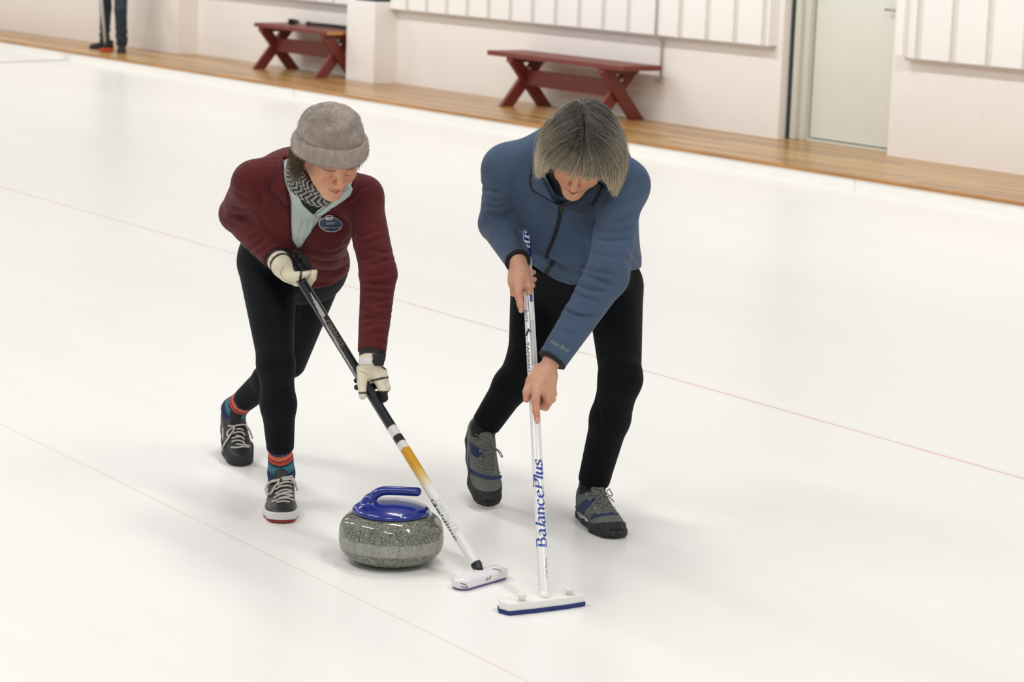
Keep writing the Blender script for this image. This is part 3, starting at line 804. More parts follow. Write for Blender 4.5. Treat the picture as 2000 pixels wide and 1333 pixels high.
# broom two: white with blue lettering
bm2 = thing('curling_broom', 'white curling broom with blue lettering in the bare hands of the blue jacket wearer', 'broom', H2)
s_bl = s_of(b2, 506); s_c0, s_c1 = s_of(b2, 720), s_of(b2, 575)
def col2(s, th):
    if s > s_bl: return (30, 46, 120)
    q = (s - s_c0) / (s_c1 - s_c0)
    if 0 < q < 1:
        c = 1.40 + 0.22 * math.sin(3.0 * q + 0.5)
        d = (th - c + math.pi) % (2 * math.pi) - math.pi
        if abs(d) < 0.06: return (88, 88, 92)
        if d > 0.06 and d < 0.8 and q < 0.62: return (206, 206, 210)
    return (236, 235, 232)
V, Fc, Cc = tube_cols(b2, col2); sh2 = new_obj('shaft', V, Fc, M_shaft, bm2, cols=Cc); sh2_b = BVHTree.FromPolygons(V.tolist(), Fc)

def pen(strokes, thick=0.17, thin=0.045, nib=0.35):
    """Broad-nib lettering: strokes as point lists in letter units."""
    V, Fc = [], []
    nv = np.array([math.cos(nib), math.sin(nib)])
    for st in strokes:
        p = np.array(spline([np.array(q, float) for q in st], 6) if len(st) > 2 else densify(st, 0.2)); t = np.gradient(p, axis=0); t /= np.linalg.norm(t, axis=1)[:, None] + 1e-9
        n = np.stack([-t[:, 1], t[:, 0]], -1); wd = thin + (thick - thin) * np.abs(t[:, 0] * nv[1] - t[:, 1] * nv[0])
        o = len(V)
        for a, b_, w_ in zip(p, n, wd): V.append(a + b_ * w_ / 2); V.append(a - b_ * w_ / 2)
        for i in range(len(p) - 1): Fc.append((o + 2 * i, o + 2 * i + 1, o + 2 * i + 3, o + 2 * i + 2))
    return np.array(V), Fc
GL = {
 'B': ([[(0.12, 0), (0.12, 1.0)], [(0.0, 1.0), (0.12, 1.0), (0.42, 0.98), (0.52, 0.78), (0.42, 0.58), (0.14, 0.54)], [(0.14, 0.54), (0.46, 0.5), (0.6, 0.28), (0.48, 0.04), (0.12, 0.0), (0.0, 0.0)]], 0.74),
 'a': ([[(0.06, 0.58), (0.22, 0.68), (0.38, 0.6), (0.4, 0.42), (0.4, 0.12), (0.5, 0.0)], [(0.4, 0.4), (0.2, 0.36), (0.05, 0.2), (0.12, 0.02), (0.28, 0.02), (0.4, 0.16)]], 0.58),
 'l': ([[(0.0, 1.04), (0.14, 1.06), (0.14, 0.4), (0.14, 0.0)]], 0.3),
 'n': ([[(0.0, 0.64), (0.1, 0.66), (0.1, 0.3), (0.1, 0.0)], [(0.1, 0.46), (0.22, 0.64), (0.38, 0.64), (0.44, 0.46), (0.44, 0.0)]], 0.6),
 'c': ([[(0.46, 0.56), (0.3, 0.67), (0.12, 0.56), (0.06, 0.3), (0.18, 0.04), (0.36, 0.02), (0.5, 0.12)]], 0.56),
 'e': ([[(0.07, 0.36), (0.3, 0.38), (0.46, 0.5), (0.34, 0.66), (0.14, 0.58), (0.06, 0.3), (0.18, 0.04), (0.36, 0.02), (0.5, 0.12)]], 0.56),
 'P': ([[(0.12, 0), (0.12, 1.0)], [(0.0, 1.0), (0.14, 1.0), (0.46, 0.98), (0.58, 0.74), (0.44, 0.5), (0.14, 0.46)]], 0.66),
 'u': ([[(0.0, 0.64), (0.1, 0.62), (0.1, 0.2), (0.2, 0.0), (0.34, 0.04), (0.44, 0.2)], [(0.44, 0.66), (0.44, 0.2), (0.54, 0.0)]], 0.6),
 's': ([[(0.4, 0.58), (0.24, 0.68), (0.08, 0.56), (0.14, 0.4), (0.34, 0.28), (0.4, 0.12), (0.24, 0.0), (0.04, 0.08)]], 0.46)}
def word(s, slant=0.0):
    V, Fc, x = [], [], 0
    for ch in s:
        st, adv = GL[ch]; v, f = pen(st); k = 0.22 if (slant and ch in 'Plus') else 0.06
        v = v + np.stack([v[:, 1] * k, 0 * v[:, 1]], -1)
        o = sum(len(a) for a in V); V.append(v + np.array([x, 0])); Fc += [tuple(i + o for i in q) for q in f]; x += adv
    V = np.concatenate(V); V[:, 0] /= x; return V, Fc
M_inkblue = mat_plain('blue lettering', (34, 66, 160), 0.4)
o, ex, ey = along(b2, 1070, 900, -9.0, 18.5); letter('lettering', sh2_b, '', o, ex, ey, M_inkblue, sh2, mesh2d=word('BalancePlus', 1))
o, ex, ey = along(b2, 508, 446, -7.5, 14); letter('lettering', sh2_b, '', o, ex, ey, M_inkw, sh2, mesh2d=word('Plus', 1))
o, ex, ey = along(b2, 668, 727, -9.0, 5.2); letter('lettering', sh2_b, 'TAPERED', o, ex, ey, M_inkb, sh2)
o, ex, ey = along(b2, 606, 629, -8.5, 4.6); letter('lettering', sh2_b, 'ELITE', o, ex, ey, M_inkb, sh2)
tri = MB(); q0 = np.array(pix(at_v(b2, 655)))
patch('emblem', sh2_b, [(q0[0] - 10, 656), (q0[0] - 5, 641), (q0[0] + 3, 650), (q0[0] - 3.5, 648), (q0[0] - 7, 657)], M_inkb, sh2, 0.0006, step=2)
patch('emblem', sh2_b, [(q0[0] - 2, 576), (q0[0] + 3, 576), (q0[0] + 3.4, 590), (q0[0] - 1.6, 590)], M_inkblue, sh2, 0.0006, step=3)
sig = [[(1, 0.2), (0.4, 0.05), (0.2, 0.5), (0.8, 0.9), (1.2, 0.7)], [(1.5, 0.3), (1.9, 0.5), (1.6, 0.1), (2.0, 0.4), (2.2, 0.1), (2.6, 0.45), (2.5, 0.1), (3.1, 1.0), (3.1, 0.1)], [(4, 0.0), (4.3, 0.9), (4.7, 0.2), (5.1, 0.9), (5.3, 0.1), (5.7, 0.45), (5.5, 0.1), (6.0, 0.4), (6.2, 0.1), (6.6, 0.45), (6.5, 0.1), (7.1, 0.4), (7.5, 0.1), (7.6, 0.5), (8.0, 0.2), (8.4, 0.55), (8.2, -0.3)]]
sv, sf = pen(sig, 0.12, 0.06); sv = sv - sv.min(0); sv = sv / sv.max(0)
o, ex, ey = along(b2, 1128, 1092, -10, 6.5); letter('signature', sh2_b, '', o, ex, ey, M_inkd, sh2, mesh2d=(sv, sf))
# head two: long white plate over a blue pad
fl = G(995, 1204, 0.0); frr = G(1145, 1185, 0.0); bl = G(977, 1190, 0.0); ax = frr - fl; A2 = frame_from(ax); L2 = np.linalg.norm(ax)
dpt = abs((bl - fl) @ A2[1]); print('head2', L2, dpt, (bl - fl) @ A2[0], 'A2y depth', depth(fl + A2[1]) - depth(fl))
sgn = 1.0 if depth(fl + A2[1]) > depth(fl) else -1.0
D2 = 0.066
def loc2(x, y, z): return fl + A2[0] * x + A2[1] * y * sgn + np.array([0, 0, z])
def outline(i): return [(-0.014 + i, D2 * 0.5), (0.0 + i * 0.4, i), (0.012, i), (0.075, -0.004 + i), (L2 - 0.06, -0.004 + i), (L2 - 0.012, i), (L2 - i * 0.5, 0.004 + i), (L2 - i, D2 - i), (0.0, D2 - i)]
def plate(outl, z0, z1, mat, name, par, bev=0.0):
    bm = bmesh.new(); vb = [bm.verts.new(loc2(x, y, z0)) for x, y in outl]; f = bm.faces.new(vb)
    r = bmesh.ops.extrude_face_region(bm, geom=[f]); 
    for v in r['geom']:
        if isinstance(v, bmesh.types.BMVert): v.co.z += z1 - z0
    bmesh.ops.recalc_face_normals(bm, faces=list(bm.faces))
    if bev: bmesh.ops.bevel(bm, geom=list(bm.edges), offset=bev, segments=3, affect='EDGES', profile=0.5)
    V = np.array([v.co for v in bm.verts]); bm.verts.index_update(); Fc = [tuple(v.index for v in f.verts) for f in bm.faces]; bm.free()
    o = new_obj(name, V, Fc, mat, par, smooth=False); shade_auto(o); return o, V, Fc
hd2, hv, hf = plate(outline(0.002), 0.0105, 0.031, mat_plain('white brush plate', (243, 242, 238), 0.4, var=0.01), 'brush_head', bm2, 0.0028)
pd2, pv, pf = plate(outline(0.0), 0.0, 0.011, mat_plain('navy pad', (40, 56, 116), 0.8, var=0.05, nscale=200, bump=0.2), 'brush_pad', hd2, 0.0012)
pb = BVHTree.FromPolygons(pv.tolist(), pf); letter('lettering', pb, 'CARBON AL 2.0', (1050, 1199.5), (45, -6.3), (0.2, -3.2), mat_plain('dim blue lettering', (92, 108, 160), 0.6), pd2)
for u, v in ((1019, 1172), (1112, 1160)):
    c = G(u, v, 0.034); MB().lathe([(0, -0.006), (0.008, -0.006), (0.008, 0.006), (0.0125, 0.008), (0.013, 0.014), (0.0115, 0.0165), (0.0, 0.017)], o=c, n=20).build('screw_knob', M_wht, hd2, smooth=True)
c0 = b2.a; base = c0.copy(); base[2] = 0.03; rt2 = A2[0]
MB().tube([b2.a + b2.d * 0.012, b2.a - b2.d * 0.012], [0.0152, 0.0152], 16).build('ferrule', M_wht, bm2, smooth=True)
MB().tube([b2.a - b2.d * 0.01, b2.a * 0.5 + base * 0.5 , base - np.array([0, 0, 0.004])], [0.0145, 0.0135, 0.0125], 16).build('swivel_joint', M_wht, bm2, smooth=True)
tw = -camdir(0, 0, 1)
pc = b2.a * 0.35 + base * 0.65 + rt2 * 0.004 + tw * 0.012; MB().lathe([(0, 0), (0.0045, 0), (0.0045, 0.003), (0, 0.0032)], o=pc, n=14, M3=frame_from(rt2, tw).T).build('pivot_pin', M_grey, bm2, smooth=True)
print('t p2', time.time() - T0)
# ------------------------------------------------------------------ people: materials
def mat_fleece(name, c, fuzz=0.35, bscale=900, attr=False, dark=0.86):
    t = NT(name); t.set(Roughness=0.92); t.b.inputs['Specular IOR Level'].default_value = 0.15
    t.b.inputs['Sheen Weight'].default_value = fuzz; t.b.inputs['Sheen Roughness'].default_value = 0.45
    base = t.attr() if attr else rgba(c)
    n = t.noise(14, 5, 0.6)
    base = t.mix(1.0, base, t.ramp(n, [(0.3, (dark,) * 3 + (1,)), (0.7, (1.06, 1.06, 1.06, 1))]), 'MULTIPLY')
    f = t.noise(bscale, 2, 0.6)
    base = t.mix(1.0, base, t.ramp(f, [(0.3, (0.86,) * 3 + (1,)), (0.7, (1.12,) * 3 + (1,))]), 'MULTIPLY')
    t.col(base)
    h = t.math('ADD', t.math('MULTIPLY', f, 0.3), t.noise(60, 4, 0.6)); t.bump(h, 0.22, 0.004); return t.m
def mat_skin(name):
    t = NT(name); t.set(Roughness=0.48); t.b.inputs['Subsurface Weight'].default_value = 0.12
    t.b.inputs['Subsurface Radius'].default_value = (0.012, 0.005, 0.003); t.b.inputs['Subsurface Scale'].default_value = 0.5
    n = t.noise(60, 5, 0.65); b = t.mix(1.0, t.attr(), t.ramp(n, [(0.3, (0.9, 0.87, 0.85, 1)), (0.7, (1.05, 1.04, 1.03, 1))]), 'MULTIPLY')
    t.col(b); t.bump(t.noise(380, 4, 0.6), 0.15, 0.0012); return t.m
M_skin = mat_skin('skin')
M_tight = mat_plain('black leggings cloth', (13, 18, 22), 0.8, spec=0.15, var=0.15, nscale=20, bump=0.12, bscale=700, sheen=0.03)
M_trous = mat_plain('black trouser cloth', (13, 16, 18), 0.85, spec=0.12, var=0.15, nscale=20, bump=0.15, bscale=600, sheen=0.03)
M_maroon = mat_fleece('maroon fleece', (93, 37, 39), 0.1)
M_maroon_d = mat_fleece('maroon seam tape', (66, 22, 29), 0.2)
M_bluef = mat_fleece('slate blue fleece', (74, 91, 115), 0.12)
M_bluef_d = mat_fleece('slate blue seam', (58, 78, 108), 0.2)
M_inner = mat_fleece('dark lining', (66, 72, 88), 0.2)
M_mint = mat_plain('pale mint knit', (194, 208, 202), 0.85, var=0.05, nscale=30, bump=0.25, bscale=900, sheen=0.2)
M_trim = mat_plain('black binding', (24, 26, 30), 0.6, spec=0.3)
M_shoeblk = mat_plain('black leather', (28, 30, 33), 0.5, var=0.12, nscale=40, bump=0.12, bscale=200)
M_sole = mat_plain('black rubber', (38, 40, 42), 0.7, var=0.1, nscale=60, bump=0.15)
M_lacew = mat_plain('off white lace', (206, 202, 192), 0.9, var=0.08, nscale=300, bump=0.3, bscale=800)
M_laceg = mat_plain('grey lace', (126, 126, 120), 0.9, var=0.1, nscale=300, bump=0.3, bscale=800)
M_white = mat_plain('white rubber', (226, 224, 224), 0.5, var=0.06, nscale=30)
M_redsole = mat_plain('red slider edge', (150, 44, 34), 0.5)
M_cream = mat_plain('cream glove leather', (222, 214, 192), 0.7, var=0.07, nscale=40, bump=0.3, bscale=160, attr=True)
M_glvblk = mat_plain('black glove cloth', (22, 25, 28), 0.6, var=0.1, bump=0.2)
M_navy = mat_plain('navy shoe cloth', (36, 54, 92), 0.75, var=0.1, bump=0.2, bscale=500)
M_eyelet = mat_plain('eyelet ring', (210, 206, 196), 0.3, metal=0.3)
M_lilac = mat_plain('pale lilac midsole', (190, 180, 188), 0.6, var=0.05)

LUT = {}
def hp(b, u, v, dz, du=0): return P(u, v, depth(at_v(b, v)) + dz)
def chain(pts, r):
    return [('u', RC(pts[i], pts[i + 1], r[i], r[i + 1]), 0.0045 if i else 0.010) for i in range(len(pts) - 1)]

def head_ops(ez=0.0):
    o = [('u', EL((0, -.012, .035), (.074, .094, .085)), 0), ('u', EL((0, .03, -.03), (.0615, .060, .085)), .03), ('u', RC((0, .02, -.058), (0, .060, -.096), .050, .027), .03)]
    for s in (-1, 1): o += [('u', EL((s * .037, .057, -.034), (.026, .026, .028)), .02)]
    o += [('u', RC((-.034, .078, .019 + ez), (.034, .078, .019 + ez), .0125, .0125), .02)]
    for s in (-1, 1): o += [('s', EL((s * .0315, .1005, ez), (.019, .014, .0125)), .012), ('u', EL((s * .0315, .0795, -.001 + ez), (.0155, .0125, .0125)), .004)]
    o += [('u', RC((0, .088, .008), (0, .109, -.031), .0075, .0105), .012), ('u', EL((0, .110, -.034), (.0105, .0095, .009)), .006)]
    for s in (-1, 1): o += [('u', EL((s * .0115, .099, -.0375), (.008, .0105, .0078)), .006), ('s', EL((s * .0065, .107, -.0455), (.0035, .0045, .003)), .003)]
    o += [('u', EL((0, .0885, -.060), (.026, .009, .008)), .012)] + [('u', RC((s * .002, .0975, -.0640), (s * .0235, .083, -.0605), .0036, .0022), .003) for s in (-1, 1)] + [('u', RC((0, .0945, -.0725), (s * .021, .0835, -.0645), .0050, .0020), .003) for s in (-1, 1)]
    o += [('s', RC((0, .1015, -.0682), (-.024, .0865, -.0625), .0020, .0016), .002), ('s', RC((0, .1015, -.0682), (.024, .0865, -.0625), .0020, .0016), .002), ('u', EL((0, .073, -.100), (.021, .019, .017)), .02)]
    for s in (-1, 1):
        o += [('u', EL((s * .0765, -.008, -.010), (.009, .019, .031)), .006), ('s', EL((s * .085, -.004, -.008), (.005, .011, .02)), .004)]
        o += [('s', RC((s * .017, .098, -.042), (s * .032, .084, -.066), .0016, .0016), .006)]
    return o
def paint_head(L, base, lip, brow, lash, flush, ez=0.0, bw=0.75):
    """Colours by place on the head (local metres)."""
    n = len(L); c = np.tile(lin(base), (n, 1)); x, y, z = np.abs(L[:, 0]), L[:, 1], L[:, 2]
    def mixin(w, col):
        nonlocal c
        c = c * (1 - w[:, None]) + w[:, None] * lin(col)
    fr = np.clip((y - .03) / .03, 0, 1)
    mixin(0.55 * fr * np.exp(-(((x - .04) / .02) ** 2 + ((z + .036) / .02) ** 2)), flush)
    mixin(0.5 * fr * np.exp(-((x / .014) ** 2 + ((z + .034) / .016) ** 2)), flush)
    mixin(0.3 * fr * np.exp(-(((x - .031) / .02) ** 2 + ((z - .004) / .012) ** 2)), flush)
    zc = z + .0675 - 9.0 * x ** 2; lipd = ((x / .0245) ** 2 + (zc / .0095) ** 2); mixin(np.clip((1.15 - lipd) / .25, 0, 1) * (y > .085) * 0.85, lip)
    ml = np.exp(-((zc + .0006) / .0015) ** 2) * (x < .024) * (y > .08); mixin(0.75 * ml, (96, 48, 44))
    br = np.exp(-((z - ez - .0215 + 4.0 * (x - .03) ** 2) / .0046) ** 2) * np.clip((x - .012) / .006, 0, 1) * np.clip((.056 - x) / .01, 0, 1) * (y > .05); mixin(bw * br, brow)
    ls = np.exp(-((z - ez + .0060 - 11 * (x - .0315) ** 2) / .0021) ** 2) * np.clip((.0150 - np.abs(x - .0315)) / .004, 0, 1) * (y > .06); mixin(0.85 * ls, lash)
    cr = np.exp(-((z - ez - .0105 + 12 * (x - .0315) ** 2) / .0014) ** 2) * (np.abs(x - .0315) < .0165) * (y > .06); mixin(0.4 * cr, (120, 70, 55))
    ns = np.exp(-(((x - .0065) / .003) ** 2 + ((z + .0445) / .003) ** 2)) * (y > .09); mixin(0.8 * ns, (80, 40, 34))
    return c

def shoe_axes(toe, heel, up):
    y = nrm(np.array(toe) - heel); z = np.array(up, float); z = nrm(z - y * (z @ y)); return np.stack([np.cross(y, z), y, z])
def sole_fn(L, grow=0.0):
    d2 = [RC((0, .036, 0), (.003, .11, 0), .036 + grow, .034 + grow), RC((.003, .11, 0), (0, L - .09, 0), .034 + grow, .044 + grow), RC((0, L - .09, 0), (-.002, L - .042, 0), .044 + grow, .041 + grow)]
    def f(q):
        p = q * np.array([1, 1, 0]); d = d2[0].ev(p)
        for k in d2[1:]: d = smin(d, k.ev(p), .02)
        return d
    return f
def slab(fn, z0, z1, spring=0.0, L=.27):
    def f(q):
        zz = q[:, 2] - spring * np.clip((q[:, 1] - L * .68) / (L * .32), 0, 1) ** 2
        return np.maximum(fn(q), np.maximum(z0 - zz, zz - z1))
    return FN(f)
def upper_ops(L, g=0.0, hgt=1.0):
    k = L / .27; h = hgt
    AXL = np.array([[1, 0, 0], [0, 0, 1], [0, 1, 0.0]])
    tab = np.array([(-.001, .020, .034, .048), (.01, .033, .047, .052), (.03, .0395, .053, .055), (.07, .0405, .051, .052), (.10, .0405, .046, .045), (.125, .041, .041, .039), (.15, .0425, .037, .034), (.19, .0455, .031, .028), (.225, .043, .026, .024), (.25, .035, .021, .021), (.266, .018, .014, .02)])
    tab[:, 0] *= k; tab[:, 2:] *= h; tab[:, 1:3] += g
    return [('u', SW((0, 0, 0), AXL, tab, 2.4), 0), ('i', FN(lambda q: .012 - q[:, 2]), .004)]
def collar_cut(h=1.0): return ('s', EL((0, .052, .126 * h), (.036, .058, .036)), .006)

def shoe_foot(A, heel, leg, r=.036):
    """The ankle and instep of a foot inside a shoe, up along the leg."""
    w = lambda x, y, z: np.array([x, y, z]) @ A + heel
    return [('u', RC(w(0, .060, .098) + leg * .05, w(0, .060, .098), r - .001, r), 0), ('u', RC(w(0, .060, .098), w(0, .078, .062), r, r - .004), .02), ('u', RC(w(0, .078, .062), w(0, .18, .034), r - .004, r - .014), .02)]
def tongue_ops(h=1.0): return [('u', RC((x_, .126, .072 * h), (x_ * 1.1, .104, (.116 - 8 * x_ * x_ * 4) * h), .0085, .0075), .012) for x_ in (-.0, -.012, .012)]
def joined(*ms):
    V = np.concatenate([m[0] for m in ms]); o = 0; Fq = []
    for m in ms: Fq.append(m[1] + o); o += len(m[0])
    return bvh_of(V, np.concatenate(Fq))
def world_mesh(ops, A, o, h, sm=2):
    V, Fc = mesh_sdf(ops, h, sm); return V @ A + o, Fc

# ------------------------------------------------------------------ the far person by the wall
M_jean = mat_plain('slate jeans', (52, 62, 72), 0.9, spec=0.2, var=0.2, nscale=25, bump=0.2, bscale=300)
M_darkshoe = mat_plain('dark suede shoe', (44, 46, 50), 0.85, var=0.2, nscale=30)
M_coat = mat_plain('dark grey jacket', (58, 62, 70), 0.85, var=0.1)
M_orange = mat_plain('orange brush', (196, 66, 22), 0.6, var=0.05)
def far_person():
    z0 = 0.1; fl = G(204, 95, z0); fr_ = G(238, 102, z0)   # the two feet
    r = thing('person', 'person standing by the far wall in slate jeans and dark shoes, only legs in view', 'person', ((fl + fr_) / 2))
    rx = camdir(1, 0, 0); rx[2] = 0; rx = nrm(rx); ff = -np.cross([0, 0, 1.0], rx)      # faces the camera
    Z = np.array([0, 0, 1.0]); mid = (fl + fr_) / 2; hip = mid + Z * .86
    hl, hr_ = hip - rx * .10, hip + rx * .09; kl, kr = fl + Z * .46 + rx * .02 + ff * .03, fr_ + Z * .46 - rx * .01 + ff * .03
    A = np.stack([rx, ff, Z]); sh = mid + Z * 1.36; el = sh + rx * .27 - Z * .28; er = sh - rx * .27 - Z * .28
    wl, wr = sh + rx * .2 - Z * .42 + ff * .2, sh - rx * .16 - Z * .4 + ff * .24
    def legs(g): return [('u', RC(hl, kl, .082 + g, .066 + g), 0), ('u', RC(kl, fl + Z * .09, .064 + g, .056 + g * 2.2), .02), ('u', RC(hr_, kr, .084 + g, .070 + g), .03), ('u', RC(kr, fr_ + Z * .09, .068 + g, .064 + g * 2.2), .02), ('u', EL(hip + Z * .03, (.17 + g, .11 + g, .13), A), .04)]
    def top(g): return [('u', SW(hip, A, [(0, .15 + g, .10 + g, 0), (.2, .145 + g, .1 + g, 0), (.4, .17 + g, .11 + g, 0), (.5, .12 + g, .08 + g, 0), (.56, .05, .05, 0)]), 0)] + [('u', RC(sh + rx * s * .15, e, .062 + g, .045 + g), .03) for s, e in ((1, el), (-1, er))] + [('u', RC(e, w, .044 + g, .034 + g), .01) for e, w in ((el, wl), (er, wr))]
    hd = sh + Z * .26 + ff * .03
    ops = legs(-.012) + top(-.012) + [('u', RC(sh + Z * .05, hd - Z * .05, .05, .05), .03), ('u', LOC(hd, A, head_ops()), .02)]
    for w_ in (wl, wr):
        ops += [('u', RC(w_, w_ + ff * .07 - Z * .02, .026, .03), .02)]
        for k in range(4): ops += chain([w_ + ff * .08 - Z * (.005 + .016 * k) , w_ + ff * .11 - Z * (.01 + .016 * k), w_ + ff * .10 - Z * (.02 + .016 * k) + rx * .02], [.009, .008, .007])
    for f_ in (fl, fr_): ops += [('u', RC(f_ + Z * .1, f_ + Z * .04, .038, .03), .02)]
    V, Fc = mesh_sdf(ops, .011, 1); L = (V - hd) @ A.T; sk = paint_head(L, (200, 150, 122), (170, 96, 88), (80, 66, 54), (50, 40, 36), (190, 120, 98)); far = np.linalg.norm(L, axis=1) > .16; sk[far] = lin((200, 150, 122))
    new_obj('body', V, Fc, M_skin, r, cols=sk)
    V, Fc = mesh_sdf(legs(0) + [('s', HS(fl + Z * .075, -Z, .14), .0), ('s', HS(fr_ + Z * .075, -Z, .14), .0)], .009, 1)
    N = normals(V, Fc); tt = (V[:, 2] - .1); V = V + N * (0.006 * np.sin(tt * 70 + V[:, 0] * 40) * np.exp(-((tt - .16) / .12) ** 2))[:, None]
    new_obj('jeans', V, Fc, M_jean, r)
    V, Fc = mesh_sdf([('u', LOC(np.zeros(3), np.eye(3), top(.006)), 0), ('s', HS(wl - Z * .0, wl - el, .06), 0), ('s', HS(wr, wr - er, .06), 0)], .01, 1); new_obj('jacket', V, Fc, M_coat, r)
    V, Fc = mesh_sdf([('u', LOC(hd, A, [('u', EL((0, -.016, .045), (.081, .099, .086)), 0), ('s', FN(lambda q: np.maximum(q[:, 2] - .05 + .0 * q[:, 1], .03 - q[:, 1])), .01), ('s', FN(lambda q: q[:, 2] + .05), .01)]), 0)], .009, 1); new_obj('hair', V, Fc, mat_plain('brown hair', (70, 56, 44), .7), r)
    for f_, dr in ((fl, nrm(-rx * .95 + ff * .35)), (fr_, nrm(ff + rx * .12))):
        toe = f_ + dr * .17; heel = f_ - dr * .10; As = shoe_axes(toe, heel, Z); Ls = .27
        V, Fc = world_mesh(upper_ops(Ls, .004) + [collar_cut()], As, heel, .006, 1); so = new_obj('shoe', V, Fc, M_darkshoe, r)
        V, Fc = world_mesh([('u', BX((0, .14, .01), (.07, .16, .03), 0), 0), ('i', slab(sole_fn(Ls, .003), .0, .026), .004)], As, heel, .006, 1); new_obj('sole', V, Fc, M_sole, so)
    # the broom held upright in front
    hd_c = G(206, 101.5, z0); bm = thing('curling_broom', 'grey curling broom with an orange head held upright by the person at the far wall', 'broom', hd_c)
    top_ = P(190, -95, depth(hd_c) - .02)
    MB().tube([hd_c + Z * .05, top_], .0155, 12).build('shaft', M_shaftgrey, bm, smooth=True)
    MB().tube([hd_c + Z * .02, hd_c + Z * .09 + (top_ - hd_c) * .01], [.022, .018], 10).build('ferrule', M_blk, bm, smooth=True)
    mm = hd_c + (top_ - hd_c) * .36; MB().tube([mm, mm + (top_ - hd_c) * .025], .018, 12).build('collar', M_grey, bm, smooth=True)
    A3 = frame_from(rx * .95 - ff * .2)
    V, Fc = mesh_sdf([('u', EL((0.01, 0, .022), (.085, .035, .024)), 0), ('i', FN(lambda q: .003 - q[:, 2]), .004)], .005, 2); new_obj('brush_head', V @ A3 + hd_c, Fc, M_orange, bm)
far_person()
print('t far', time.time() - T0)
